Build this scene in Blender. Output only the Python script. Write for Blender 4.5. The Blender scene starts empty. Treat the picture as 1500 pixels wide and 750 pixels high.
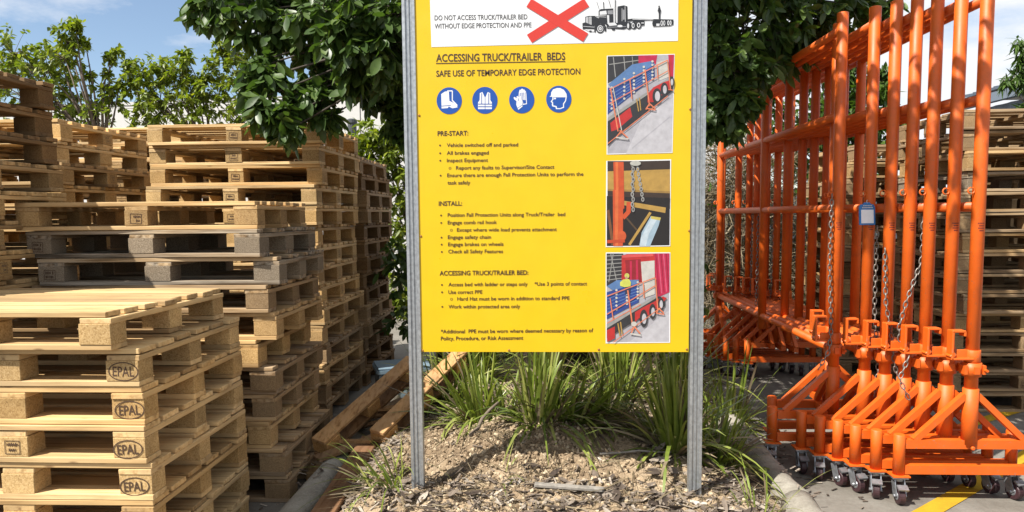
import bpy, bmesh, math, random
import numpy as np
from mathutils import Vector, Matrix, Euler, noise as mnoise

scene = bpy.context.scene
R = math.radians
random.seed(7)
NPR = np.random.default_rng(7)

# ------------------------------------------------------------------ camera, sky, sun, exposure
FPX, PCX, PCY = 1050.0, 750.0, 400.0
cam_data = bpy.data.cameras.new('camera')
cam = bpy.data.objects.new('camera', cam_data)
scene.collection.objects.link(cam)
scene.camera = cam
cam_data.sensor_width = 36.0
cam_data.lens = 36.0 * FPX / 1500.0
cam_data.shift_y = (PCY - 375.0) / 1500.0
cam_data.clip_start = 0.05
cam_data.clip_end = 2000.0
CAMROT = Matrix.Rotation(R(2.9), 3, 'Z') @ Matrix.Rotation(R(90 - 4.63), 3, 'X') @ Matrix.Rotation(R(-0.52), 3, 'Z')
CAMPOS = Vector((0, 0, 1.5))
cam.matrix_world = Matrix.Translation(CAMPOS) @ CAMROT.to_4x4()

SUN_DIR = Vector((-0.62, -0.52, 1.0)).normalized()      # towards the sun
sun_el = math.asin(SUN_DIR.z)
sun_rot = math.atan2(SUN_DIR.x, SUN_DIR.y)

world = bpy.data.worlds.new('World')
scene.world = world
world.use_nodes = True
wn, wl = world.node_tree.nodes, world.node_tree.links
wn.clear()
w_out = wn.new('ShaderNodeOutputWorld')
w_bg = wn.new('ShaderNodeBackground')
w_sky = wn.new('ShaderNodeTexSky')
w_sky.sky_type = 'NISHITA'
w_sky.sun_disc = False
w_sky.sun_elevation = sun_el
w_sky.sun_rotation = sun_rot
w_sky.air_density = 1.0
w_sky.dust_density = 0.15
w_sky.ozone_density = 2.2
w_bg.inputs['Strength'].default_value = 0.075
tc = wn.new('ShaderNodeTexCoord')
sep = wn.new('ShaderNodeSeparateXYZ')
wl.new(tc.outputs['Generated'], sep.inputs[0])
def wmath(op, a, b=None):
    n = wn.new('ShaderNodeMath'); n.operation = op
    for i, v in enumerate((a, b)):
        if v is None: continue
        if isinstance(v, (int, float)): n.inputs[i].default_value = v
        else: wl.new(v, n.inputs[i])
    return n.outputs[0]
zz = wmath('ADD', wmath('MAXIMUM', sep.outputs['Z'], 0.0), 0.22)
cmb = wn.new('ShaderNodeCombineXYZ')
wl.new(wmath('DIVIDE', sep.outputs['X'], zz), cmb.inputs[0])
wl.new(wmath('DIVIDE', sep.outputs['Y'], zz), cmb.inputs[1])
cmb.inputs[2].default_value = 3.7
cn = wn.new('ShaderNodeTexNoise')
cn.inputs['Scale'].default_value = 0.95
cn.inputs['Detail'].default_value = 9
cn.inputs['Roughness'].default_value = 0.56
wl.new(cmb.outputs[0], cn.inputs['Vector'])
cr = wn.new('ShaderNodeValToRGB')
cr.color_ramp.elements[0].position = 0.42
cr.color_ramp.elements[1].position = 0.52
cr.color_ramp.elements[0].color = (0.06, 0.06, 0.06, 1)
wl.new(cn.outputs['Fac'], cr.inputs[0])
wmix = wn.new('ShaderNodeMixRGB')
wl.new(cr.outputs[0], wmix.inputs[0])
wl.new(w_sky.outputs[0], wmix.inputs[1])
wmix.inputs[2].default_value = (6.6, 6.75, 7.05, 1)
wl.new(wmix.outputs[0], w_bg.inputs['Color'])
wl.new(w_bg.outputs[0], w_out.inputs['Surface'])

sun_data = bpy.data.lights.new('sun', 'SUN')
sun_data.energy = 5.0
sun_data.angle = R(0.5)
sun_data.color = (1.0, 0.95, 0.86)
sun = bpy.data.objects.new('sun', sun_data)
scene.collection.objects.link(sun)
sun.rotation_euler = (-SUN_DIR).to_track_quat('-Z', 'Y').to_euler()
sun.location = (0, 0, 20)

scene.view_settings.view_transform = 'Standard'
scene.view_settings.look = 'None'
scene.view_settings.gamma = 1.0
scene.view_settings.exposure = 1.0
scene.cycles.max_bounces = 6
scene.cycles.transparent_max_bounces = 8

# ------------------------------------------------------------------ helpers
def ray(px, py):
    return CAMROT @ Vector(((px - PCX) / FPX, -(py - PCY) / FPX, -1.0))
def atY(px, py, Y):                      # a point on the vertical plane y = Y
    d = ray(px, py); return CAMPOS + d * (Y / d.y)
def atZ(px, py, Z):                      # a point on the level plane z = Z
    d = ray(px, py); return CAMPOS + d * ((Z - CAMPOS.z) / d.z)

def link(o): scene.collection.objects.link(o); return o
def tag(o, label=None, cat=None, group=None, kind=None):
    if label: o['label'] = label
    if cat: o['category'] = cat
    if group: o['group'] = group
    if kind: o['kind'] = kind
    return o
def empty(name, loc=(0, 0, 0), rz=0.0):
    o = bpy.data.objects.new(name, None); o.empty_display_size = 0.1
    o.location = loc; o.rotation_euler = (0, 0, rz); return link(o)
def children_of(o): return [c for c in bpy.data.objects if c.parent == o]
def dup(root, loc, rot=(0, 0, 0), tree=None):
    r = root.copy(); link(r); r.location = loc; r.rotation_euler = rot
    for ch, subs in tree:
        c = ch.copy(); link(c); c.parent = r
        for s in subs:
            d = s.copy(); link(d); d.parent = c
    return r
def tree_of(root): return [(c, children_of(c)) for c in children_of(root)]

class MB:
    """collects polygons; build() links them as one mesh object"""
    def __init__(s): s.v = []; s.f = []; s.m = []; s.t = []; s.sm = []
    def add(s, vs, fs, mat=0, tint=None, smooth=False):
        b = len(s.v); s.v.extend([tuple(v) for v in vs])
        t = random.random() if tint is None else tint
        for f in fs:
            s.f.append(tuple(b + i for i in f)); s.m.append(mat); s.t.append(t); s.sm.append(smooth)
    def box(s, c, d, M=None, mat=0, tint=None, jit=0.0):
        vs = []
        for k in (-.5, .5):
            for j in (-.5, .5):
                for i in (-.5, .5):
                    p = Vector((i * d[0], j * d[1], k * d[2]))
                    if jit: p += Vector((random.uniform(-jit, jit), random.uniform(-jit, jit), random.uniform(-jit, jit)))
                    if M is not None: p = M @ p
                    vs.append(p + Vector(c))
        s.add(vs, [(0, 2, 3, 1), (4, 5, 7, 6), (0, 1, 5, 4), (2, 6, 7, 3), (0, 4, 6, 2), (1, 3, 7, 5)], mat, tint)
    def bar(s, a, b, w, h, mat=0, tint=None, up=(0, 0, 1)):
        a, b = Vector(a), Vector(b); d = b - a; L = d.length; d.normalize()
        x = d.cross(Vector(up))
        if x.length < 1e-4: x = d.cross(Vector((0, 1, 0)))
        x.normalize(); z = x.cross(d)
        M = Matrix((x, d, z)).transposed()
        s.box((a + b) / 2, (w, L, h), M, mat, tint)
    def tube(s, pts, rad, n=12, mat=0, tint=None, cap=True, smooth=True):
        pts = [Vector(p) for p in pts]
        rads = rad if isinstance(rad, (list, tuple)) else [rad] * len(pts)
        vs = []; fs = []
        ref = None
        for i, p in enumerate(pts):
            d = (pts[min(i + 1, len(pts) - 1)] - pts[max(i - 1, 0)]).normalized()
            if ref is None:
                ref = Vector((0, 0, 1)) if abs(d.z) < .9 else Vector((1, 0, 0))
            x = d.cross(ref)
            if x.length < 1e-5: x = d.cross(Vector((0.3, 1, 0.2)))
            x.normalize(); y = x.cross(d).normalized(); ref = x.cross(d) if abs(d.dot(ref)) > .98 else ref
            for k in range(n):
                a = 2 * math.pi * k / n
                vs.append(p + (x * math.cos(a) + y * math.sin(a)) * rads[i])
        for i in range(len(pts) - 1):
            for k in range(n):
                a, b = i * n + k, i * n + (k + 1) % n
                fs.append((a, a + n, b + n, b))
        t = random.random() if tint is None else tint
        s.add(vs, fs, mat, t, smooth)
        if cap:
            b = len(s.v) - len(vs)
            s.f.append(tuple(b + k for k in range(n))); s.m.append(mat); s.t.append(t); s.sm.append(False)
            e = b + (len(pts) - 1) * n
            s.f.append(tuple(e + k for k in reversed(range(n)))); s.m.append(mat); s.t.append(t); s.sm.append(False)
    def lathe(s, c, axis, prof, n=16, mat=0, tint=None):
        """prof: list of (along, radius)"""
        ax = Vector(axis).normalized()
        s.tube_prof(Vector(c), ax, prof, n, mat, tint)
    def tube_prof(s, c, ax, prof, n, mat, tint):
        x = ax.cross(Vector((0, 0, 1)))
        if x.length < 1e-4: x = Vector((1, 0, 0))
        x.normalize(); y = ax.cross(x)
        vs = []; fs = []
        for (a, r) in prof:
            for k in range(n):
                w = 2 * math.pi * k / n
                vs.append(c + ax * a + (x * math.cos(w) + y * math.sin(w)) * r)
        for i in range(len(prof) - 1):
            for k in range(n):
                p, q = i * n + k, i * n + (k + 1) % n
                fs.append((p, q, q + n, p + n))
        fs.append(tuple(reversed(range(n)))); e = (len(prof) - 1) * n
        fs.append(tuple(e + k for k in range(n)))
        s.add(vs, fs, mat, tint, False)
    def build(s, name, mats, parent=None, bevel=0.0, loc=(0, 0, 0)):
        me = bpy.data.meshes.new(name)
        me.from_pydata(s.v, [], s.f)
        if not isinstance(mats, (list, tuple)): mats = [mats]
        for m in mats: me.materials.append(m)
        me.polygons.foreach_set('material_index', s.m)
        me.polygons.foreach_set('use_smooth', s.sm)
        at = me.attributes.new('tint', 'FLOAT', 'FACE')
        at.data.foreach_set('value', s.t)
        me.update()
        if bevel:
            bm = bmesh.new(); bm.from_mesh(me)
            bmesh.ops.bevel(bm, geom=bm.edges[:], offset=bevel, segments=1, affect='EDGES', clamp_overlap=True)
            bm.to_mesh(me); bm.free()
        o = bpy.data.objects.new(name, me); link(o)
        o.location = loc
        if parent is not None: o.parent = parent
        return o

# ------------------------------------------------------------------ materials
def nodemat(name):
    m = bpy.data.materials.new(name); m.use_nodes = True
    nt = m.node_tree; nt.nodes.clear()
    out = nt.nodes.new('ShaderNodeOutputMaterial')
    bs = nt.nodes.new('ShaderNodeBsdfPrincipled')
    nt.links.new(bs.outputs[0], out.inputs[0])
    return m, nt, bs, out
class NT:
    def __init__(s, nt): s.nt = nt
    def n(s, t, **kw):
        nd = s.nt.nodes.new(t)
        for k, v in kw.items(): setattr(nd, k, v)
        return nd
    def lk(s, a, b): s.nt.links.new(a, b)
    def val(s, sock, v):
        if isinstance(v, (int, float, tuple)): sock.default_value = v
        else: s.lk(v, sock)
    def math(s, op, a, b=0.0, clamp=False):
        nd = s.n('ShaderNodeMath', operation=op); nd.use_clamp = clamp
        s.val(nd.inputs[0], a); s.val(nd.inputs[1], b); return nd.outputs[0]
    def mix(s, f, a, b, mode='MIX'):
        nd = s.n('ShaderNodeMixRGB', blend_type=mode)
        s.val(nd.inputs[0], f); s.val(nd.inputs[1], a); s.val(nd.inputs[2], b); return nd.outputs[0]
    def noise(s, vec, scale, detail=4, rough=0.55):
        nd = s.n('ShaderNodeTexNoise'); nd.inputs['Scale'].default_value = scale
        nd.inputs['Detail'].default_value = detail; nd.inputs['Roughness'].default_value = rough
        if vec is not None: s.lk(vec, nd.inputs['Vector'])
        return nd.outputs['Fac']
    def ramp(s, f, stops):
        nd = s.n('ShaderNodeValToRGB'); e = nd.color_ramp.elements
        while len(e) < len(stops): e.new(0.5)
        for i, (p, c) in enumerate(stops):
            e[i].position = p; e[i].color = c if len(c) == 4 else (*c, 1)
        s.lk(f, nd.inputs[0]); return nd.outputs[0]
    def bump(s, h, strength, dist, bs):
        nd = s.n('ShaderNodeBump'); nd.inputs['Strength'].default_value = strength
        nd.inputs['Distance'].default_value = dist
        s.lk(h, nd.inputs['Height']); s.lk(nd.outputs[0], bs.inputs['Normal'])
def c4(c): return (*c, 1.0)

def simple(name, col, rough=0.6, metal=0.0, var=0.12, scale=30.0, spec=0.5):
    m, nt, bs, out = nodemat(name); g = NT(nt)
    t = g.n('ShaderNodeTexCoord')
    f = g.noise(t.outputs['Object'], scale, 5)
    lo = tuple(x * (1 - var) for x in col); hi = tuple(min(1, x * (1 + var)) for x in col)
    g.lk(g.ramp(f, [(0.3, lo), (0.7, hi)]), bs.inputs['Base Color'])
    bs.inputs['Roughness'].default_value = rough; bs.inputs['Metallic'].default_value = metal
    bs.inputs['Specular IOR Level'].default_value = spec
    return m

def wood(name, axis, pale=(0.64, 0.46, 0.24), dark=(0.41, 0.26, 0.115)):
    m, nt, bs, out = nodemat(name); g = NT(nt)
    t = g.n('ShaderNodeTexCoord'); oi = g.n('ShaderNodeObjectInfo')
    at = g.n('ShaderNodeAttribute'); at.attribute_name = 'tint'
    mp = g.n('ShaderNodeMapping')
    sc = {'X': (2.2, 42, 42), 'Y': (42, 2.2, 42)}[axis]
    mp.inputs['Scale'].default_value = sc
    off = g.math('ADD', g.math('MULTIPLY', oi.outputs['Random'], 37.0), g.math('MULTIPLY', at.outputs['Fac'], 23.0))
    cb = g.n('ShaderNodeCombineXYZ')
    for i in range(3): g.lk(off, cb.inputs[i])
    g.lk(cb.outputs[0], mp.inputs['Location'])
    g.lk(t.outputs['Object'], mp.inputs['Vector'])
    f = g.noise(mp.outputs[0], 1.0, 5, 0.6)
    big = g.noise(t.outputs['Object'], 3.0, 3)
    col = g.ramp(f, [(0.30, tuple(x * .8 for x in dark)), (0.44, tuple((a + b) / 2 for a, b in zip(dark, pale))), (0.55, pale), (0.8, tuple(min(1, x * 1.08) for x in pale))])
    # knots
    mk = g.n('ShaderNodeMapping'); mk.inputs['Scale'].default_value = {'X': (5, 16, 16), 'Y': (16, 5, 16)}[axis]
    g.lk(cb.outputs[0], mk.inputs['Location']); g.lk(t.outputs['Object'], mk.inputs['Vector'])
    vo = g.n('ShaderNodeTexVoronoi'); vo.inputs['Scale'].default_value = 1.0
    g.lk(mk.outputs[0], vo.inputs['Vector'])
    kn = g.ramp(vo.outputs['Distance'], [(0.05, (1, 1, 1)), (0.13, (0, 0, 0))])
    col = g.mix(g.math('MULTIPLY', kn, 0.7), col, c4((0.16, 0.085, 0.04)))
    # board to board
    col = g.mix(1.0, col, g.ramp(at.outputs['Fac'], [(0, (0.50, 0.46, 0.42)), (0.18, (0.80, 0.77, 0.73)), (0.45, (0.97, 0.95, 0.92)), (1, (1.12, 1.12, 1.12))]), 'MULTIPLY')
    # dirt patches
    dr = g.ramp(g.noise(mp.outputs[0], 0.25, 4), [(0.42, (0, 0, 0)), (0.7, (1, 1, 1))])
    col = g.mix(g.math('MULTIPLY', dr, 0.38), col, c4((0.2, 0.15, 0.1)))
    col = g.mix(1.0, col, g.ramp(big, [(0.3, (0.82, 0.82, 0.82)), (0.7, (1.08, 1.06, 1.02))]), 'MULTIPLY')
    wz = g.ramp(g.noise(mp.outputs[0], 0.4, 4), [(0.38, (0.55,) * 3), (0.58, (1, 1, 1))])
    col = g.mix(g.math('MULTIPLY', g.math('SUBTRACT', 1.0, oi.outputs['Alpha'], True), wz), col, g.ramp(f, [(0.36, (0.06, 0.052, 0.043)), (0.47, (0.21, 0.19, 0.163)), (0.62, (0.36, 0.335, 0.295))]))
    col = g.mix(1.0, col, oi.outputs['Color'], 'MULTIPLY')
    g.lk(col, bs.inputs['Base Color'])
    bs.inputs['Roughness'].default_value = 0.8; bs.inputs['Specular IOR Level'].default_value = 0.25
    g.bump(f, 0.5, 0.003, bs)
    return m

def chip(name):      # pressed wood chip blocks and sawn blocks
    m, nt, bs, out = nodemat(name); g = NT(nt)
    t = g.n('ShaderNodeTexCoord'); oi = g.n('ShaderNodeObjectInfo')
    cb = g.n('ShaderNodeCombineXYZ'); r = g.math('MULTIPLY', oi.outputs['Random'], 91.0)
    for i in range(3): g.lk(r, cb.inputs[i])
    va = g.n('ShaderNodeVectorMath', operation='ADD')
    g.lk(t.outputs['Object'], va.inputs[0]); g.lk(cb.outputs[0], va.inputs[1])
    vo = g.n('ShaderNodeTexVoronoi'); vo.inputs['Scale'].default_value = 190
    g.lk(va.outputs[0], vo.inputs['Vector'])
    f = g.noise(va.outputs[0], 230, 3, 0.7)
    col = g.mix(0.5, vo.outputs['Color'], c4((0.5, 0.5, 0.5)))
    bw = g.n('ShaderNodeRGBToBW'); g.lk(col, bw.inputs[0])
    s = g.math('MULTIPLY', g.math('ADD', bw.outputs[0], f), 0.5)
    colr = g.ramp(s, [(0.3, (0.25, 0.15, 0.06)), (0.5, (0.50, 0.345, 0.165)), (0.68, (0.64, 0.47, 0.26))])
    big = g.noise(va.outputs[0], 7, 3)
    colr = g.mix(1.0, colr, g.ramp(big, [(0.3, (0.75, 0.73, 0.7)), (0.7, (1.08, 1.06, 1.02))]), 'MULTIPLY')
    colr = g.mix(1.0, colr, g.ramp(oi.outputs['Random'], [(0, (0.8, 0.78, 0.74)), (1, (1.06, 1.04, 1.0))]), 'MULTIPLY')
    colr = g.mix(g.math('SUBTRACT', 1.0, oi.outputs['Alpha'], True), colr, g.ramp(f, [(0.32, (0.08, 0.068, 0.054)), (0.65, (0.27, 0.24, 0.20))]))
    colr = g.mix(1.0, colr, oi.outputs['Color'], 'MULTIPLY')
    g.lk(colr, bs.inputs['Base Color'])
    bs.inputs['Roughness'].default_value = 0.85; bs.inputs['Specular IOR Level'].default_value = 0.2
    g.bump(s, 0.6, 0.002, bs)
    return m

M = {}
M['wood_x'] = wood('wood grain lengthwise', 'X')
M['wood_y'] = wood('wood grain crosswise', 'Y')
M['chip'] = chip('chipboard')
M['stamp'] = simple('burnt stamp', (0.06, 0.03, 0.015), 0.9, 0, 0.4, 200)
M['stamp_ink'] = simple('black stencil', (0.17, 0.11, 0.06), 0.9, 0, 0.4, 200)

def orange_mat():
    m, nt, bs, out = nodemat('orange paint'); g = NT(nt)
    t = g.n('ShaderNodeTexCoord'); oi = g.n('ShaderNodeObjectInfo')
    f = g.noise(t.outputs['Object'], 6, 6, 0.6)
    col = g.ramp(f, [(0.3, (0.52, 0.080, 0.004)), (0.7, (0.63, 0.110, 0.005))])
    sc = g.ramp(g.noise(t.outputs['Object'], 70, 4, 0.7), [(0.63, (0, 0, 0)), (0.67, (1, 1, 1))])
    col = g.mix(g.math('MULTIPLY', sc, 0.75), col, c4((0.20, 0.12, 0.075)))
    dirt = g.ramp(g.noise(t.outputs['Object'], 11, 5, 0.65), [(0.5, (0, 0, 0)), (0.75, (1, 1, 1))])
    col = g.mix(g.math('MULTIPLY', dirt, 0.32), col, c4((0.22, 0.075, 0.022)))
    g.lk(col, bs.inputs['Base Color'])
    g.lk(g.ramp(f, [(0.3, (0.42,) * 3), (0.7, (0.6,) * 3)]), bs.inputs['Roughness'])
    g.bump(g.noise(t.outputs['Object'], 90, 2), 0.12, 0.002, bs)
    return m
M['orange'] = orange_mat()
M['galv'] = simple('galvanised steel', (0.36, 0.38, 0.40), 0.42, 0.75, 0.22, 60)
M['chain'] = simple('chain steel', (0.22, 0.20, 0.18), 0.45, 0.7, 0.35, 80)
M['wheel'] = simple('maroon polyurethane', (0.04, 0.017, 0.02), 0.45, 0, 0.3, 40)
M['hub'] = simple('zinc plate', (0.30, 0.31, 0.33), 0.4, 0.7, 0.2, 60)
M['yellow'] = simple('yellow sign face', (0.55, 0.365, 0.002), 0.33, 0, 0.03, 8)
_nt = M['yellow'].node_tree; _g = NT(_nt); _b = [n for n in _nt.nodes if n.type == 'BSDF_PRINCIPLED'][0]
_tc = _g.n('ShaderNodeTexCoord')
_g.bump(_g.noise(_tc.outputs['Object'], 2.2, 2), 0.25, 0.02, _b)
_g.lk(_g.ramp(_g.noise(_tc.outputs['Object'], 5, 5), [(0.3, (0.26,) * 3), (0.7, (0.45,) * 3)]), _b.inputs['Roughness'])
M['white'] = simple('white vinyl', (0.56, 0.575, 0.60), 0.35, 0, 0.02, 8)
M['ink'] = simple('dark print', (0.035, 0.014, 0.006), 0.5, 0, 0.1, 40)
M['inkgrey'] = simple('grey print', (0.045, 0.045, 0.05), 0.5, 0, 0.1, 40)
M['red'] = simple('red vinyl', (0.45, 0.03, 0.02), 0.35, 0, 0.05, 10)
M['blue'] = simple('safety blue vinyl', (0.006, 0.055, 0.27), 0.35, 0, 0.04, 10)
M['rust'] = simple('rusty screw', (0.28, 0.13, 0.03), 0.6, 0.4, 0.3, 200)

def leafmat(name, dark, mid, light, gloss=0.35, trans=0.35, back=None):
    m, nt, bs, out = nodemat(name); g = NT(nt)
    at = g.n('ShaderNodeAttribute'); at.attribute_name = 'tint'
    t = g.n('ShaderNodeTexCoord')
    col = g.ramp(at.outputs['Fac'], [(0.0, dark), (0.55, mid), (1.0, light)])
    f = g.noise(t.outputs['Object'], 25, 3)
    col = g.mix(1.0, col, g.ramp(f, [(0.3, (0.8, 0.8, 0.8)), (0.7, (1.15, 1.15, 1.1))]), 'MULTIPLY')
    g.lk(col, bs.inputs['Base Color'])
    bs.inputs['Roughness'].default_value = gloss
    tr = g.n('ShaderNodeBsdfTranslucent')
    g.lk(g.mix(1.0, col, c4((1.25, 1.35, 0.55)), 'MULTIPLY'), tr.inputs['Color'])
    mx = g.n('ShaderNodeMixShader'); mx.inputs[0].default_value = trans
    g.lk(bs.outputs[0], mx.inputs[1]); g.lk(tr.outputs[0], mx.inputs[2])
    g.lk(mx.outputs[0], out.inputs[0])
    return m
M['leaf_dark'] = leafmat('dark glossy leaf', (0.03, 0.06, 0.014), (0.06, 0.11, 0.026), (0.14, 0.20, 0.05), 0.42, 0.35)
M['leaf_light'] = leafmat('yellow green leaf', (0.075, 0.115, 0.01), (0.165, 0.215, 0.02), (0.31, 0.325, 0.035), 0.45, 0.4)
M['leaf_mid'] = leafmat('mid green leaf', (0.035, 0.075, 0.014), (0.065, 0.12, 0.02), (0.11, 0.18, 0.03), 0.45, 0.35)
M['blade'] = leafmat('strappy grass blade', (0.06, 0.095, 0.013), (0.165, 0.215, 0.033), (0.36, 0.36, 0.12), 0.38, 0.25)
M['dry'] = leafmat('dry straw blade', (0.075, 0.053, 0.03), (0.15, 0.115, 0.068), (0.27, 0.22, 0.145), 0.7, 0.15)
M['twig'] = simple('grey dry twig', (0.16, 0.135, 0.10), 0.85, 0, 0.4, 20)
M['bark_dark'] = simple('dark fig bark', (0.055, 0.045, 0.035), 0.9, 0, 0.4, 25)
M['bark'] = simple('brown bark', (0.13, 0.10, 0.075), 0.9, 0, 0.4, 25)

def ground_mat(name, stops, scale, bump, dist, spots=None):
    m, nt, bs, out = nodemat(name); g = NT(nt)
    t = g.n('ShaderNodeTexCoord')
    f = g.noise(t.outputs['Object'], scale, 8, 0.65)
    f2 = g.noise(t.outputs['Object'], scale * 14, 4, 0.7)
    col = g.ramp(g.math('ADD', g.math('MULTIPLY', f, 0.65), g.math('MULTIPLY', f2, 0.35)), stops)
    if spots:
        s = g.ramp(g.noise(t.outputs['Object'], scale * 0.35, 5), [(0.48, (0, 0, 0)), (0.66, (1, 1, 1))])
        col = g.mix(g.math('MULTIPLY', s, 0.6), col, c4(spots))
    g.lk(col, bs.inputs['Base Color'])
    bs.inputs['Roughness'].default_value = 0.92; bs.inputs['Specular IOR Level'].default_value = 0.15
    g.bump(f2, bump, dist, bs)
    return m
M['concrete'] = ground_mat('yard concrete', [(0.3, (0.09, 0.08, 0.068)), (0.5, (0.17, 0.157, 0.138)), (0.7, (0.235, 0.22, 0.195))], 2.2, 0.5, 0.006, (0.085, 0.07, 0.055))
M['kerb'] = ground_mat('kerb concrete', [(0.3, (0.14, 0.125, 0.105)), (0.55, (0.30, 0.28, 0.24)), (0.75, (0.40, 0.38, 0.335))], 6, 0.6, 0.006, (0.12, 0.10, 0.075))
M['soil'] = ground_mat('sandy soil', [(0.3, (0.12, 0.08, 0.05)), (0.48, (0.36, 0.27, 0.175)), (0.7, (0.52, 0.41, 0.285))], 5, 1.0, 0.014, (0.11, 0.072, 0.045))
def clod_mat(name, stops):
    m, nt, bs, out = nodemat(name); g = NT(nt)
    at = g.n('ShaderNodeAttribute'); at.attribute_name = 'tint'
    t = g.n('ShaderNodeTexCoord')
    col = g.ramp(at.outputs['Fac'], stops)
    col = g.mix(1.0, col, g.ramp(g.noise(t.outputs['Object'], 60, 4), [(0.3, (0.75, 0.75, 0.75)), (0.7, (1.15, 1.15, 1.15))]), 'MULTIPLY')
    g.lk(col, bs.inputs['Base Color']); bs.inputs['Roughness'].default_value = 0.9
    bs.inputs['Specular IOR Level'].default_value = 0.2
    return m
M['clod'] = clod_mat('soil clods', [(0, (0.13, 0.09, 0.055)), (0.5, (0.32, 0.24, 0.155)), (1, (0.48, 0.39, 0.27))])
M['mulch'] = clod_mat('mulch chips', [(0, (0.045, 0.033, 0.026)), (0.5, (0.165, 0.132, 0.105)), (0.9, (0.32, 0.275, 0.225)), (1, (0.45, 0.40, 0.34))])
M['paint_line'] = ground_mat('worn yellow line paint', [(0.3, (0.15, 0.12, 0.06)), (0.43, (0.36, 0.22, 0.015)), (0.7, (0.46, 0.29, 0.02))], 9, 0.3, 0.003)
M['wall_white'] = ground_mat('pale concrete panel', [(0.3, (0.40, 0.395, 0.385)), (0.7, (0.50, 0.495, 0.485))], 0.6, 0.1, 0.003)
M['cladding'] = simple('grey blue cladding', (0.11, 0.135, 0.17), 0.45, 0.2, 0.1, 2)
M['cladding_trim'] = simple('grey blue trim', (0.15, 0.18, 0.22), 0.45, 0.2, 0.1, 2)
M['fence_grey'] = simple('charcoal fence sheet', (0.06, 0.068, 0.08), 0.5, 0.2, 0.1, 3)
M['bluebox'] = simple('pale blue plastic', (0.14, 0.20, 0.25), 0.5, 0, 0.12, 12)
M['tagblue'] = simple('blue tag plastic', (0.02, 0.16, 0.42), 0.4, 0, 0.08, 40)
M['paper'] = simple('white paper', (0.72, 0.76, 0.80), 0.6, 0, 0.05, 40)
M['pipe'] = simple('dark pipe', (0.05, 0.055, 0.06), 0.5, 0, 0.2, 20)
M['stick'] = simple('weathered stick', (0.20, 0.183, 0.16), 0.85, 0, 0.35, 30)

def colmat(rgb, cache={}):
    k = tuple(round(x, 3) for x in rgb)
    if k not in cache: cache[k] = simple('print tone', tuple((x * .85 + .05 * sum(k) / 3) * .66 for x in k), 0.4, 0, 0.14, 30)
    return cache[k]
# ------------------------------------------------------------------ ground and yard
def grid(name, x0, x1, y0, y1, nx, ny, fz, mat, parent=None):
    mb = MB(); vs = []; fs = []
    for j in range(ny + 1):
        for i in range(nx + 1):
            x = x0 + (x1 - x0) * i / nx; y = y0 + (y1 - y0) * j / ny
            vs.append((x, y, fz(x, y)))
    for j in range(ny):
        for i in range(nx):
            a = j * (nx + 1) + i; fs.append((a, a + 1, a + nx + 2, a + nx + 1))
    mb.add(vs, fs, 0, 0.5, True)
    return mb.build(name, mat, parent)
mb = MB()
mb.add([(-400, -60, 0), (400, -60, 0), (400, 900, 0), (-400, 900, 0)], [(0, 1, 2, 3)])
tag(mb.build('ground', M['concrete']), kind='structure')

BX0, BX1, BY0, BY1 = -1.14, 1.14, 1.2, 9.5
def sm(a, b, x):
    t = min(1, max(0, (x - a) / (b - a))); return t * t * (3 - 2 * t)
def bed_z(x, y):
    z = 0.10
    z += 0.08 * sm(2.4, 3.3, y)
    z += 0.035 * sm(0.1, -0.8, x) * sm(2.8, 3.3, y)
    z += 0.15 * math.exp(-((x + 0.15) / 0.50) ** 2 - ((y - 3.85) / 0.36) ** 2)
    z += 0.09 * math.exp(-((x - 0.45) / 0.35) ** 2 - ((y - 4.0) / 0.35) ** 2)
    z += 0.06 * sm(4.1, 5.0, y)
    e = sm(0.0, 0.28, x - BX0) * sm(0.0, 0.28, BX1 - x)
    z = 0.05 + (z - 0.05) * e
    p = Vector((x * 3.2, y * 3.2, 0.3))
    z += 0.030 * mnoise.fractal(p, 1.0, 2.0, 4) * e
    z += (0.016 * mnoise.noise(Vector((x * 19, y * 19, 5))) + 0.010 * mnoise.noise(Vector((x * 41, y * 41, 9)))) * e
    return z
tag(grid('soil', BX0, BX1, BY0, BY1, 150, 360, bed_z, M['soil']), kind='structure')

def kerb(name, xc, y0, y1, seg, w=0.15, h=0.14):
    """rounded concrete kerb made of lengths with open joints: one structure"""
    mb = MB(); y = y0; prof = []
    for k in range(9):
        a = math.pi * k / 8
        prof.append((-math.cos(a) * w / 2, h - 0.055 + math.sin(a) * 0.055))
    prof = [(-w / 2 - .01, -0.02)] + prof + [(w / 2 + .01, -0.02)]
    n = len(prof)
    while y < y1:
        L = min(seg, y1 - y) - 0.012; rows = 14; vs = []; fs = []
        for j in range(rows + 1):
            yy = y + L * j / rows
            for (px, pz) in prof:
                q = mnoise.noise(Vector((px * 9 + xc, yy * 5, pz * 9))) * 0.011
                vs.append((xc + px + q, yy, pz + (q if pz > 0 else 0)))
        for j in range(rows):
            for k in range(n - 1):
                a = j * n + k; fs.append((a, a + n, a + n + 1, a + 1))
        fs.append(tuple(range(n))); fs.append(tuple(rows * n + k for k in reversed(range(n))))
        mb.add(vs, fs, 0, None, True)
        y += seg
    return tag(mb.build(name, M['kerb']), kind='structure')
kerb('kerb_right', 1.215, 1.2, 9.5, 1.15)
kerb('kerb_left', -1.215, 1.2, 9.5, 1.3)

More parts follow.
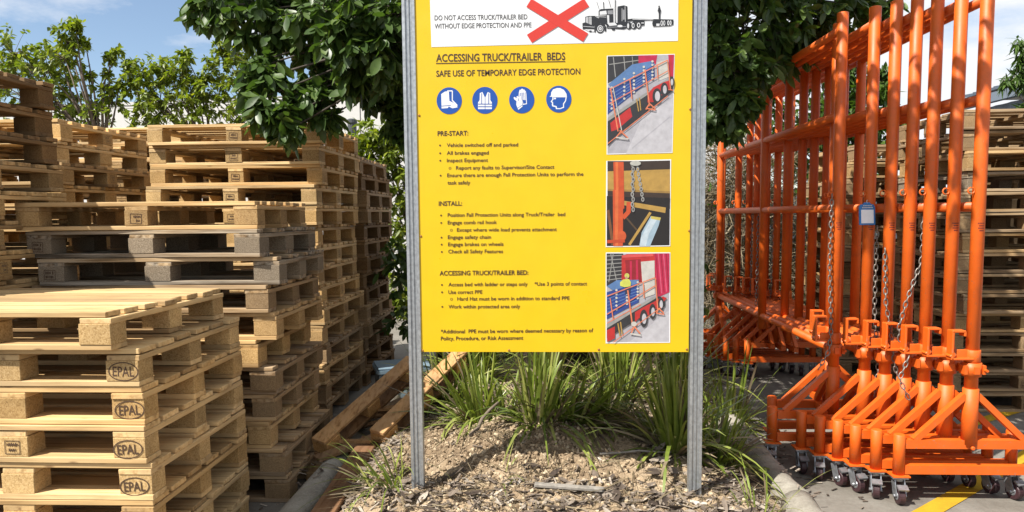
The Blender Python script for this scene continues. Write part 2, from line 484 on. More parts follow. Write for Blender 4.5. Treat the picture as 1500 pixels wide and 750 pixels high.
def stripe(name, a, b, w):
    a, b = Vector((a[0], a[1], 0.004)), Vector((b[0], b[1], 0.004)); d = (b - a).normalized()
    n = Vector((-d.y, d.x, 0)) * w / 2; mb = MB()
    mb.add([a - n, b - n, b + n, a + n], [(0, 1, 2, 3)])
    return tag(mb.build(name, M['paint_line']), kind='structure')
p = atZ(1360, 750, 0); q = atZ(1500, 670, 0); d = (q - p)
stripe('yellow_line_near', p - d * 0.8, q + d * 2.5, 0.10)
p = atZ(1420, 622, 0); q = atZ(1490, 601, 0); d = (q - p)
stripe('yellow_line_far', p - d * 1.0, q + d * 1.5, 0.09)

# ------------------------------------------------------------------ buildings behind
def warehouse():
    root = empty('warehouse', (0, 17, 0), R(-7))
    tag(root, 'pale concrete panel warehouse behind the green trees and pallets', 'warehouse')
    mb = MB(); W = 4.6; x = -23.0; top = 4.42
    while x < 0.5:
        mb.box((x + W / 2, 3, top / 2), (W - 0.03, 6, top), tint=0.5); x += W
    mb.build('wall', M['wall_white'], root)
    mb = MB(); mb.box((-11.3, 3.0, top + 0.04), (23.3, 6.04, 0.08)); mb.build('parapet_capping', M['wall_white'], root)
warehouse()
def shed():
    root = empty('metal_shed', (8.05, 5, 0))
    tag(root, 'blue grey metal shed with ribbed cladding at the right edge', 'shed')
    mb = MB(); n = 66; L = 9.3
    vs = []; fs = []
    for i in range(n + 1):
        x = -0.03 if (i % 3) == 0 else 0.0
        vs += [(x, L * i / n, 0), (x, L * i / n, 3.38)]
    for i in range(n): fs.append((2 * i, 2 * i + 1, 2 * i + 3, 2 * i + 2))
    mb.add(vs, fs, 0, .5)
    mb.box((3.0, L - .02, 1.69), (5.95, .04, 3.38)); mb.box((3.0, .02, 1.69), (5.95, .04, 3.38))
    mb.build('wall', M['cladding'], root)
    mb = MB()
    for i in range(31):
        y = -0.1 + i * 0.31
        mb.bar((-0.18, y, 3.66), (3.0, y, 4.25), 0.04, 0.05)
        mb.bar((3.0, y, 4.25), (6.2, y, 3.66), 0.04, 0.05)
    vs = [(-0.2, -0.2, 3.62), (3, -0.2, 4.2), (6.2, -0.2, 3.62), (-0.2, L + .2, 3.62), (3, L + .2, 4.2), (6.2, L + .2, 3.62)]
    mb.add(vs, [(0, 1, 4, 3), (1, 2, 5, 4), (0, 2, 1), (3, 4, 5), (0, 3, 5, 2)])
    mb.build('roof', M['cladding'], root)
    mb = MB(); mb.box((-0.15, L / 2, 3.5), (0.12, L + .5, 0.16)); mb.build('gutter', M['cladding_trim'], root)
shed()
def fence():
    root = empty('sheet_fence', (0, 11.2, 0))
    tag(root, 'charcoal metal sheet fence behind the dry shrubs', 'fence')
    mb = MB(); n = 120; x0, x1 = -0.5, 7.6; vs = []; fs = []
    for i in range(n + 1):
        y = 0.03 if i % 2 else -0.0
        x = x0 + (x1 - x0) * i / n; vs += [(x, y, 0.05), (x, y, 1.8)]
    for i in range(n): fs.append((2 * i, 2 * i + 2, 2 * i + 3, 2 * i + 1))
    mb.add(vs, fs); mb.build('sheet', M['fence_grey'], root)
    for k in range(5):
        m2 = MB(); m2.box((x0 + (x1 - x0) * k / 4, 0.07, 0.92), (.06, .06, 1.84)); m2.build('post', M['fence_grey'], root)
    m2 = MB(); m2.box(((x0 + x1) / 2, 0.015, 1.83), (x1 - x0, .07, .05)); m2.build('top_rail', M['fence_grey'], root)
fence()
m2 = MB(); p = atY(516, 193, 13.5)
m2.lathe((p.x, p.y, 0), (0, 0, 1), [(0, .085), (p.z + .15, .085), (p.z + .16, .1), (p.z + .22, .1), (p.z + .24, .06)], 14)
tag(m2.build('vent_pipe', M['pipe']), 'dark vent pipe standing before the pale warehouse wall', 'pipe')

# ------------------------------------------------------------------ text
def text_geo(body, bold=0.0):
    cu = bpy.data.curves.new('text', 'FONT'); cu.body = body; cu.size = 1.0; cu.offset = bold
    cu.resolution_u = 3
    o = bpy.data.objects.new('text', cu); link(o)
    dg = bpy.context.evaluated_depsgraph_get(); dg.update()
    me = bpy.data.meshes.new_from_object(o.evaluated_get(dg))
    vs = [v.co.copy() for v in me.vertices]; fs = [tuple(p.vertices) for p in me.polygons]
    bpy.data.objects.remove(o); bpy.data.curves.remove(cu); bpy.data.meshes.remove(me)
    return vs, fs
CAPH = max(v.y for v in text_geo('H')[0])

# ------------------------------------------------------------------ pallets
BASE_H = 0.144
def stamp_text(body, w, h, ring):
    mb = MB(); vs, fs = text_geo(body, 0.012)
    x0 = min(v.x for v in vs); x1 = max(v.x for v in vs)
    def P(v, k): return ((v.x - (x0 + x1) / 2) / (x1 - x0) * w, 0, (v.y - CAPH / 2) / CAPH * h)
    mb.add([P(v, 0) for v in vs], fs)
    if ring:
        n = 36; a = []; 
        for k in range(n):
            t = 2 * math.pi * k / n
            a += [(math.cos(t) * w * .71, 0, math.sin(t) * h * 1.0), (math.cos(t) * w * .655, 0, math.sin(t) * h * .89)]
        mb.add(a, [(2 * k, (2 * k + 2) % (2 * n), (2 * k + 3) % (2 * n), 2 * k + 1) for k in range(n)])
    return mb
def stamp_mark(w, h, seed):
    """outlined plate of illegible strokes, as on the real blocks"""
    r = random.Random(seed); mb = MB(); t = .0028
    for z in (-h / 2, h / 2): mb.add([(-w / 2, 0, z - t / 2), (w / 2, 0, z - t / 2), (w / 2, 0, z + t / 2), (-w / 2, 0, z + t / 2)], [(0, 1, 2, 3)])
    for x in (-w / 2, w / 2): mb.add([(x - t / 2, 0, -h / 2), (x + t / 2, 0, -h / 2), (x + t / 2, 0, h / 2), (x - t / 2, 0, h / 2)], [(0, 1, 2, 3)])
    for row in (0.22, -0.2):
        x = -w * .38
        while x < w * .36:
            ww = r.uniform(.05, .12) * w
            if r.random() < .8:
                zc = row * h; hh = r.uniform(.08, .16) * h
                mb.add([(x, 0, zc - hh), (x + ww, 0, zc - hh), (x + ww, 0, zc + hh), (x, 0, zc + hh)], [(0, 1, 2, 3)])
            x += ww + .045 * w
    return mb

def proto_pallet(name, W, D, boards, bw, bd, seed, style='pale', stamps=None, side_stamps=False, damage=0.0, ragged=0.006):
    """a pallet: origin under its middle. boards: list of board widths of the top deck"""
    rs = random.getstate(); random.seed(seed)
    root = empty(name)
    h = BASE_H; tb = 0.022; hb = h - 3 * tb
    mb = MB()
    gap = (D - sum(boards)) / max(1, len(boards) - 1); y = -D / 2
    for k, b in enumerate(boards):
        L = W + random.uniform(-.022, .010); rot = Matrix.Rotation(R(random.uniform(-.35, .35)), 3, 'Z') @ Matrix.Rotation(R(random.uniform(-.15, .15)), 3, 'Y')
        if damage and random.random() < damage and 0 < k < len(boards) - 1:
            L2 = L * random.uniform(.45, .7)
            mb.box((-(L - L2) / 2 * random.choice((-1, 1)), y + b / 2, h - tb / 2 + .001), (L2, b - .004, tb), rot, 0, None, .002)
        else:
            mb.box((random.uniform(-ragged, ragged), y + b / 2, h - tb / 2 + random.uniform(0, .0015)), (L, b - .003, tb - random.uniform(0, .002)), rot, 0, None, .0012)
        y += b + gap
    for x in (-W / 2 + bw / 2, 0, W / 2 - bw / 2):
        mb.box((x + random.uniform(-.004, .004), random.uniform(-.004, .004), h - 1.5 * tb - .0005), (bw * random.uniform(.94, 1.0), D - .006, tb - .001), None, 1, None, .0012)
    mb.build('top_deck', [M['wood_x'], M['wood_y']], root, bevel=.0022)
    mb = MB()
    for y in (-D / 2 + bd / 2, 0, D / 2 - bd / 2):
        mb.box((random.uniform(-.004, .004), y, tb / 2 + .0005), (W - .004, bd * random.uniform(.95, 1.0), tb - .001), Matrix.Rotation(R(random.uniform(-.3, .3)), 3, 'Z'), 0, None, .0012)
    mb.build('bottom_deck', [M['wood_x'], M['wood_y']], root, bevel=.0022)
    bm_ = MB(); bm_.box((0, 0, 0), (bw - .004, bd - .004, hb), None, 0, None, .001)
    b0 = bm_.build('block', M['chip'], root, bevel=.0018)
    first = True
    for i, x in enumerate((-W / 2 + bw / 2, 0, W / 2 - bw / 2)):
        for j, y in enumerate((-D / 2 + bd / 2, 0, D / 2 - bd / 2)):
            if first: b = b0; first = False
            else: b = b0.copy(); link(b)
            b.parent = root
            b.location = (x + random.uniform(-.003, .003), y + random.uniform(-.003, .003), tb + hb / 2)
            if stamps and j == 0 and stamps[i]:
                s = stamps[i]().build('stamp', M['stamp'], b); s.location = (random.uniform(-.006, .006), -bd / 2 + .0005, -.004 + random.uniform(-.004, .004)); s.rotation_euler = (0, R(random.uniform(-4, 4)), 0)
            if side_stamps and i == 2 and j == 1:
                s = stamp_mark(.05, .05, seed).build('stamp', M['stamp_ink'], b); s.location = (bw / 2 - .0005, 0, 0); s.rotation_euler = (0, 0, R(90))
    random.setstate(rs)
    return root

B5 = [.145, .1, .145, .1, .145]
def nb(n, D, gap): w = (D - gap * (n - 1)) / n; return [w] * n
epal = lambda: stamp_text('EPAL', .082, .036, True)
mark = lambda s: (lambda: stamp_mark(.058, .05, s))
WA, DA = 1.05, .86
WB, DB = 1.25, 1.06
WC, DC = 1.27, 0.80
PR = {}
PR['a_top'] = proto_pallet('pallet', WA, DA, nb(8, DA, .017), .127, .1, 1, ragged=.022)
PR['a1'] = proto_pallet('pallet', WA, DA, nb(6, DA, .03), .13, .1, 2, stamps=(None, None, epal))
PR['a2'] = proto_pallet('pallet', WA, DA, nb(6, DA, .03), .13, .1, 3, stamps=(None, None, epal))
PR['a3'] = proto_pallet('pallet', WA, DA, nb(6, DA, .03), .128, .1, 33, stamps=(None, mark(9), epal))
PR['a4'] = proto_pallet('pallet', WA, DA, nb(5, DA, .04), .132, .1, 37, stamps=(None, None, epal))
PR['b1'] = proto_pallet('pallet', WB, DB, nb(8, DB, .035), .115, .125, 4, stamps=(None, mark(1), None), side_stamps=True)
PR['b2'] = proto_pallet('pallet', WB, DB, nb(7, DB, .04), .125, .14, 5, stamps=(None, mark(2), None))
PR['b3'] = proto_pallet('pallet', WB, DB, nb(9, DB, .03), .11, .12, 6, damage=.2, side_stamps=True)
PR['c1'] = proto_pallet('pallet', WC, DC, nb(9, DC, .02), .125, .11, 7, stamps=(None, mark(6), None))
PR['c2'] = proto_pallet('pallet', WC, DC, nb(9, DC, .016), .14, .12, 8, stamps=(mark(11), None, None), damage=.1)
PR['f1'] = proto_pallet('pallet', 1.12, 1.0, nb(7, 1.0, .05), .10, .12, 9, stamps=(None, mark(22), None), damage=.2)
PR['f2'] = proto_pallet('pallet', 1.12, 1.0, nb(6, 1.0, .06), .12, .12, 10)
PT = {k: tree_of(r) for k, r in PR.items()}
DIM = {'a': (WA, DA), 'b': (WB, DB), 'c': (WC, DC), 'f': (1.12, 1.0)}
ORD = ['topmost', 'second from top', 'third from top', 'fourth from top', 'fifth from top', 'sixth from top', 'seventh from top',
       'eighth from top', 'ninth from top', 'tenth from top', 'eleventh from top', 'twelfth from top', 'thirteenth from top',
       'fourteenth from top', 'fifteenth from top', 'sixteenth from top', 'seventeenth from top']
used = set()
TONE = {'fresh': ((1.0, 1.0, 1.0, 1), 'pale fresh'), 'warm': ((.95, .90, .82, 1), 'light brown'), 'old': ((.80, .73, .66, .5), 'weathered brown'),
        'grey': ((1.0, .94, .86, .08), 'grey weathered'), 'dark': ((.42, .36, .31, .8), 'darkened brown'), 'tan': ((.88, .83, .76, .85), 'tan')}  # the dark tone has shade put into the wood colour
def place_pallet(key, loc, rot, tone, label, group):
    if key not in used:
        used.add(key); r = PR[key]; r.location = loc; r.rotation_euler = rot; kids = PT[key]
        tr = kids
    else:
        r = dup(PR[key], loc, rot, PT[key]); tr = tree_of_fast(r)
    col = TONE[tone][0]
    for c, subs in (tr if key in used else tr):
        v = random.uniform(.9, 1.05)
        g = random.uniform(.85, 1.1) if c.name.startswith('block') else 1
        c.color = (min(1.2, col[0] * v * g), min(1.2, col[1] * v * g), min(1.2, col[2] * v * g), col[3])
    tag(r, label, 'pallet', group)
    return r
def tree_of_fast(r): return [(c, []) for c in r.children]

def stack(desc, group, fam, keys, tones, XR, YF, n, h=BASE_H, jit=.02, lean=(0, 0), xs=None, ys=None, rots=None, z0=0.0, word=None):
    W, D = DIM[fam]
    for i in range(n):                     # i = 0 is the topmost
        z = z0 + (n - 1 - i) * h
        key = keys[i % len(keys)] if i < len(keys) or len(keys) > 1 else keys[0]
        tone = tones[i] if i < len(tones) else tones[-1]
        x = XR - W / 2 + random.uniform(-jit, jit) + lean[0] * (n - 1 - i) + (xs[i] if xs and i < len(xs) else 0)
        y = YF + D / 2 + random.uniform(-jit, jit) + lean[1] * (n - 1 - i) + (ys[i] if ys and i < len(ys) else 0)
        rz = R(random.uniform(-1.0, 1.0)) * (jit / .02) + (R(rots[i]) if rots and i < len(rots) else 0)
        place_pallet(key, (x, y, z), (0, 0, rz), tone, f'{TONE[tone][1]} wooden pallet, {ORD[i]} in {desc}', group)

stack('the low front stack at bottom left', 'pallets in the low front stack', 'a', ['a_top', 'a1', 'a2', 'a3', 'a4', 'a1', 'a2'],
      ['fresh', 'fresh', 'warm', 'fresh', 'fresh', 'warm', 'fresh'], -1.495, 2.55, 8, h=.1455, jit=.006,
      xs=[-.085, -.025, -.012, -.006, 0], ys=[-.03, 0, .01], rots=[-1.5, -.5, 0, 0, 0])
stack('the stack behind the low front stack', 'pallets in the middle stack', 'c', ['c1', 'c2', 'c2', 'c1'],
      ['tan', 'grey', 'grey', 'old', 'tan', 'warm', 'old', 'old', 'tan', 'old', 'old'], -1.435, 3.6, 11, jit=.012,  # lower pallets are older, and shade is also put into their tones
      xs=[-.06, -.01, .045, .0, .03, -.06, 0, -.01, -.03, 0.06, .07], rots=[1.2, -2.2, 1.5, 0, 1, -1, 0, 1, 0, 0, 0])
stack('the tall pale stack left of the sign', 'pallets in the tall pale stack', 'b', ['b1', 'b2', 'b1', 'b1', 'b2', 'b3'],
      ['fresh', 'fresh', 'warm', 'fresh', 'warm', 'warm', 'fresh', 'tan', 'warm', 'tan', 'tan', 'old', 'tan', 'old', 'old'], -1.62, 5.04, 15, jit=.024)  # tones darken downwards for older wood and for shade low in the stack
stack('the dark stack closest to the left post', 'pallets in the dark stack', 'b', ['b3', 'b2', 'b3', 'b1'],
      ['old', 'dark', 'old', 'old', 'dark', 'dark', 'dark', 'dark', 'dark', 'old', 'old', 'old', 'dark', 'dark', 'dark'], -1.60, 6.2, 14, jit=.04)  # tree shade over this stack is put into its dark tones
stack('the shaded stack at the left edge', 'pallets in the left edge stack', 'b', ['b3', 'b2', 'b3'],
      ['dark', 'dark', 'dark', 'tan', 'warm', 'tan', 'warm', 'tan', 'old'], -2.70, 2.86, 15, h=.150, jit=.02, xs=[-.04, -.05, -.04])  # top three are dark wood, the tone also standing in for shade
stack('the stack beside the left edge stack', 'pallets in the second left stack', 'b', ['b1', 'b2', 'b3', 'b2'],
      ['warm', 'fresh', 'tan', 'warm', 'tan', 'warm', 'tan'], -3.20, 4.62, 15, jit=.02)
stack('the back stack under the left trees', 'pallets in the back stack', 'b', ['b2', 'b1', 'b3'],
      ['fresh', 'warm', 'tan'], -3.20, 6.25, 16, jit=.03)
stack('the stack at the right edge', 'pallets in the right edge stack', 'f', ['f2', 'f1', 'f2', 'f1', 'f1'],
      ['old', 'old', 'tan', 'grey', 'old', 'old', 'tan', 'old', 'old', 'old', 'tan', 'old', 'old', 'old', 'old'], 4.14, 5.42, 15, h=.149, jit=.035)
stack('the stack behind the orange poles', 'pallets behind the orange poles', 'f', ['f1', 'f2', 'f1', 'f1', 'f2'],
      ['old', 'tan', 'old', 'dark', 'old', 'tan', 'old', 'dark', 'tan', 'old', 'old', 'dark', 'old', 'old', 'old'], 3.80, 6.6, 14, h=.15, jit=.035)

stack('the stack hidden behind the right edge stack', 'pallets in the hindmost right stack', 'f', ['f2', 'f1', 'f1'],
      ['old', 'dark', 'dark', 'old'], 5.25, 6.6, 14, h=.149, jit=.03)
# broken pallet leaning on the bed
def broken_pallet():
    a1 = Vector((-1.33, 4.02, 0.10)); a2 = Vector((-0.93, 4.86, 0.42))
    d = (a2 - a1).normalized(); side = Vector((0.33, 0.0, 0.045)); nrm = d.cross(Vector((-1, 0, 0)).normalized()); 
    if nrm.z < 0: nrm = -nrm
    nrm.normalize()
    root = empty('broken_pallet', (0, 0, 0))
    tag(root, 'broken brown pallet tilted on the garden edge left of the post', 'pallet')
    L = 0.98
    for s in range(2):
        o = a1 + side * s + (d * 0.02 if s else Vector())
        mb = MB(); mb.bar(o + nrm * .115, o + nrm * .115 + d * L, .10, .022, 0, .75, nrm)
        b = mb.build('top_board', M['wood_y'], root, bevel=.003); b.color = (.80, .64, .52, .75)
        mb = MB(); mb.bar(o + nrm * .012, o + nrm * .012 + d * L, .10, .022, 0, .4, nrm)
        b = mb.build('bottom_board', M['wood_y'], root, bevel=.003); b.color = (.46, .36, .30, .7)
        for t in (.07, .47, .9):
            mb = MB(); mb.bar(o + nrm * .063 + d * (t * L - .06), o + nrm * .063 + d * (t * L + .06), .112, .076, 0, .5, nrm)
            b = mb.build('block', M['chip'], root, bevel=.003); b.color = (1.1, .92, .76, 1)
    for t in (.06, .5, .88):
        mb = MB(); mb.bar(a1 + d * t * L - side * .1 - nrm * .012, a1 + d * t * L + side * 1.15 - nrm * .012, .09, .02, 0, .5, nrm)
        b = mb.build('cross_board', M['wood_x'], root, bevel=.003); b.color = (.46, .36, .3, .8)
broken_pallet()
PL = [((-1.38, 4.25, .16), (-1.02, 4.95, .20), .09, .02, 'splintered brown board lying under the broken pallet'),
      ((-1.45, 4.55, .06), (-.95, 4.30, .26), .085, .022, 'short brown board propped crosswise on the broken pallet'),
      ((-1.30, 3.85, .15), (-.78, 4.35, .235), .08, .02, 'pale snapped board lying on the bed edge by the left post'),
      ((-1.40, 4.95, .10), (-.80, 5.30, .36), .10, .022, 'dark board leaning on the bed behind the broken pallet')]
PL += [((-1.32, 4.10, .17), (-1.02, 4.02, .20), .07, .018, 'stubby pale offcut lying at the foot of the broken pallet'),
       ((-1.12, 4.45, .22), (-.72, 4.62, .33), .075, .02, 'narrow brown board between the two long arms of the broken pallet'),
       ((-1.24, 4.62, .20), (-.98, 4.34, .30), .06, .018, 'thin splinter of board standing skew in the heap'),
       ((-1.05, 3.98, .15), (-.84, 4.22, .20), .06, .016, 'small grey offcut half buried by the edging board')]
for a, b, w, t, lab in PL:
    mb = MB(); a, b = Vector(a), Vector(b)
    mb.bar(a, b, w, t, 0, None, (.15, .1, 1)); d = (b - a).normalized()
    for k in range(3): mb.bar(b + d * .001 + Vector((0, 0, 0)), b + d * random.uniform(.03, .09), w * .25, t * .6, 0, None, (.15, .1, 1))
    o = mb.build('broken_board', M['wood_y'], None, bevel=.002); o.color = random.choice(((.5, .4, .33, .6), (.62, .5, .4, .8), (.42, .34, .28, .5)))
    tag(o, lab, 'board', 'broken boards heaped by the stacks')
mb = MB(); mb.bar((-1.02, 3.05, .155), (-1.06, 4.15, .175), .115, .035, 0, .3)
b = mb.build('edging_board', M['wood_y'], None, bevel=.004); b.color = (.38, .27, .23, .75)
tag(b, 'reddish brown timber edging board beside the left kerb', 'board')
mb = MB(); mb.bar((-1.33, 3.9, .03), (-1.42, 5.0, .03), .10, .05, 0, .3)
b = mb.build('loose_board', M['wood_y'], None, bevel=.004); b.color = (.5, .46, .42, 1)
tag(b, 'loose grey board lying along the stack bases', 'board')
def crate():
    p = atY(590, 563, 5.55)
    root = empty('plastic_crate', (p.x, p.y, bed_z(p.x, p.y)), R(20))
    tag(root, 'pale blue lidded plastic crate behind the left sign post', 'crate')
    w, d, h, t = .40, .30, .26, .012; mb = MB()
    mb.box((0, 0, t / 2), (w, d, t))
    for s in (-1, 1):
        mb.box((0, s * (d / 2 - t / 2), h / 2 + t / 2), (w, t, h - t)); mb.box((s * (w / 2 - t / 2), 0, h / 2 + t / 2), (t, d - 2 * t, h - t))
        for k in range(5): mb.box((-w * .4 + k * w * .2, s * (d / 2 + .006), h / 2), (.014, .012, h * .9))
    mb.build('body', M['bluebox'], root)
    mb = MB()
    for s in (-1, 1):
        mb.box((0, s * (d / 2 + .005), h), (w + .03, .03, .025)); mb.box((s * (w / 2 + .005), 0, h), (.03, d - .02, .025))
    mb.build('rim', M['bluebox'], root)
    mb = MB(); mb.box((0, 0, h + .022), (w + .02, d + .02, .018)); mb.build('lid', M['bluebox'], root, bevel=.005)
crate()
# ------------------------------------------------------------------ the sign
SY = 3.30
def S(px, py, lay=0): p = atY(px, py, SY); return Vector((p.x, SY - 0.0006 * lay, p.z))
def sign():
    cA = S(612, 517); cB = S(1012.5, 514)
    x0, x1 = cA.x + .012, cB.x - .012
    zb = (cA.z + cB.z) / 2; zt = S(815, -48).z
    root = empty('safety_sign', ((x0 + x1) / 2, SY, bed_z(0, SY)))
    ox, oy, oz = root.location
    off = Vector(root.location)
    tag(root, 'yellow safety notice board on two galvanised posts between pallets and orange frames', 'sign')
    def add(mb, name, mats, parent=root, bevel=0):
        mb.v = [tuple(Vector(v) - off) for v in mb.v]
        return mb.build(name, mats, parent, bevel)
    mb = MB(); mb.box(((x0 + x1) / 2, SY + .0042, (zb + zt) / 2), (x1 - x0, .008, zt - zb), None, 0, .5)
    add(mb, 'panel', M['yellow'])
    # posts: lipped channels
    for xc, pyb in ((atY(605, 360, SY).x, 727), (atY(1022, 360, SY).x, 742)):
        z0 = S(700, pyb).z - .25; z1 = zt + .06; w = .058; d = .045
        prof = [(-w/2, d), (-w/2, 0), (-w*.28, 0), (-w*.22, .007), (-w*.08, .007), (-w*.03, 0.001), (w*.03, 0.001), (w*.08, .007), (w*.22, .007), (w*.28, 0), (w/2, 0), (w/2, d), (w*.3, d), (w*.3, d-.004), (w/2-.004, d-.004), (w/2-.004, .011), (-w/2+.004, .011), (-w/2+.004, d-.004), (-w*.3, d-.004), (-w*.3, d)]
        n = len(prof); vs = [(xc + a, SY - .006 + b, z0) for a, b in prof] + [(xc + a, SY - .006 + b, z1) for a, b in prof]
        mb = MB(); mb.add(vs, [(k, (k + 1) % n, n + (k + 1) % n, n + k) for k in range(n)] + [tuple(reversed(range(n))), tuple(n + k for k in range(n))])
        add(mb, 'post', M['galv'])
    # white header
    mb = MB(); a = S(632, 69); b = S(993, 60); c = S(994, -26); d = S(629, -26)
    mb.add([Vector((v.x, SY - .0009, v.z)) for v in (a, b, c, d)], [(0, 1, 2, 3)]); hd = add(mb, 'header_panel', M['white'])
    # lettering
    def line(mb, body, xa, ya, xb, yb, cap, bold, lay):
        vs, fs = text_geo(body, bold); m0 = min(v.x for v in vs); m1 = max(v.x for v in vs)
        out = []
        for v in vs:
            t = (v.x - m0) / (m1 - m0); out.append(S(xa + (xb - xa) * t, ya + (yb - ya) * t - v.y / CAPH * cap, lay))
        mb.add(out, fs)
    hdr = MB(); line(hdr, 'DO NOT ACCESS TRUCK/TRAILER BED', 636.6, 29.8, 772.5, 28.2, 7.0, .010, 3); add(hdr, 'text_line', M['inkgrey'], hd)
    hdr = MB(); line(hdr, 'WITHOUT EDGE PROTECTION AND PPE', 636.8, 42.0, 778.5, 40.0, 7.0, .010, 3)
    add(hdr, 'text_line', M['inkgrey'], hd)
    T = MB()
    line(T, 'ACCESSING TRUCK/TRAILER  BEDS', 638.8, 90.3, 828, 87.6, 10.6, .016, 2)
    T.add([S(638.6, 93.6, 2), S(828, 90.6, 2), S(828, 89.5, 2), S(638.6, 92.4, 2)], [(0, 1, 2, 3)])
    add(T, 'heading', M['ink']); T = MB()
    line(T, 'SAFE USE OF TEMPORARY EDGE PROTECTION', 639, 112.2, 850, 108.8, 8.6, .014, 2)
    add(T, 'subheading', M['ink']); T = MB()
    HB = .022; B = .015
    for args in [('PRE-START:', 641, 198.9, 686, 198.3, 6.6, HB), ('INSTALL:', 642.7, 301.4, 677, 301, 6.4, HB), ('ACCESSING TRUCK/TRAILER BED:', 644, 403.4, 774, 402.4, 6.4, HB),
        ('Vehicle switched off and parked', 654.4, 215.2, 759, 214.4, 5.2, B), ('All brakes engaged', 654.4, 226.6, 716, 226.2, 5.2, B), ('Inspect Equipment', 654.6, 237.5, 715, 237.1, 5.2, B),
        ('Report any faults to Supervisor/Site Contact', 668, 248.5, 812, 247, 5.2, B), ('Ensure there are enough Fall Protection Units to perform the', 655, 259.4, 854.6, 257.4, 5.2, B), ('task safely', 655.5, 270.2, 689, 270, 5.2, B),
        ('Position Fall Protection Units along Truck/Trailer  bed', 655.8, 317.6, 828, 316.4, 5.2, B), ('Engage comb rail hook', 655.8, 328.6, 728, 328, 5.2, B), ('Except where wide load prevents attachment', 669.3, 339.3, 815.7, 338.4, 5.2, B),
        ('Engage safety chain', 656, 350, 719.4, 349.7, 5.2, B), ('Engage brakes on wheels', 656.4, 360.5, 737.6, 360, 5.2, B), ('Check all Safety Features', 656.7, 371, 736.8, 370.6, 5.2, B),
        ('Access bed with ladder or steps only', 656.8, 419.3, 773, 418.6, 5.2, B), ('*Use 3 points of contact', 783, 418.5, 860, 417.9, 5.2, B), ('Use correct PPE', 656.8, 430.5, 706.6, 430.2, 5.2, B),
        ('Hard Hat must be worn in addition to standard PPE', 669.9, 440.3, 834.3, 439.2, 5.2, B), ('Work within protected area only', 657, 451.8, 762, 451.2, 5.2, B),
        ('*Additional  PPE must be worn where deemed necessary by reason of', 645.8, 488.2, 869, 486.4, 5.3, B), ('Policy, Procedure, or Risk Assessment', 645.8, 498.4, 766.4, 497.4, 5.3, B)]:
        tl = MB(); line(tl, *args, 2); add(tl, 'text_line', M['ink'])
    for (bx, by) in ((644.6, 213), (644.8, 224.5), (645, 235.3), (645.4, 257.2), (646.2, 315.6), (646.4, 326.5), (646.8, 348), (647, 358.2), (647.2, 369), (647.4, 417.3), (647.6, 428), (648, 449.4)):
        T = MB(); T.add([S(bx + 1.35 * math.cos(k * math.pi / 5), by + 1.35 * math.sin(k * math.pi / 5), 2) for k in range(10)], [tuple(range(10))]); add(T, 'bullet', M['ink'])
    for (bx, by) in ((659.2, 246.4), (661.2, 337.2), (661.5, 438.3)):
        n = 14; ring = []; T = MB()
        for k in range(n):
            a = 2 * math.pi * k / n; ring += [S(bx + 1.9 * math.cos(a), by + 1.9 * math.sin(a), 2), S(bx + 1.3 * math.cos(a), by + 1.3 * math.sin(a), 2)]
        T.add(ring, [(2*k, (2*k+2) % (2*n), (2*k+3) % (2*n), 2*k+1) for k in range(n)]); add(T, 'bullet', M['ink'])
    # screws
    for (sx, sy) in ((619, 513.5), (745.5, 513), (877, 512), (1006, 511.5), (614, 169), (1011, 160), (1009.5, 338), (616.5, 346)):
        mb = MB(); p = S(sx, sy, 0); mb.lathe((p.x, SY - .0002, p.z), (0, -1, 0), [(0, .0055), (.002, .005), (.0032, .003)], 10); add(mb, 'screw', M['rust'])
    # polygon drawing in zoomed picture coordinates
    def draw(mb, mats, scale, orig, items, lay0, lift=.25):
        L = lay0
        for col, pts in items:
            m = col if isinstance(col, bpy.types.Material) else colmat(col)
            if m not in mats: mats.append(m)
            mb.add([S(orig[0] + x / scale, orig[1] + y / scale, L) for x, y in pts], [tuple(range(len(pts)))], mats.index(m))
            L += lift
    def ell(cx, cy, rx, ry, n=22): return [(cx + rx * math.cos(2 * math.pi * k / n), cy + ry * math.sin(2 * math.pi * k / n)) for k in range(n)]
    def seg(x0, y0, x1, y1, w):
        dx, dy = x1 - x0, y1 - y0; l = math.hypot(dx, dy); nx, ny = -dy / l * w / 2, dx / l * w / 2
        return [(x0 + nx, y0 + ny), (x1 + nx, y1 + ny), (x1 - nx, y1 - ny), (x0 - nx, y0 - ny)]
    # red cross
    mb = MB(); mats = []
    z7 = (6.25, (760, 0))
    draw(mb, mats, *z7, [(M['red'], seg(97, 357, 620, 25, 88)), (M['red'], seg(92, 27, 612, 346, 88))], 5, .5)
    add(mb, 'red_cross', mats, hd)
    # truck and trailer
    K = (.02, .022, .028); Wt = (.78, .80, .84); G = (.30, .31, .34)
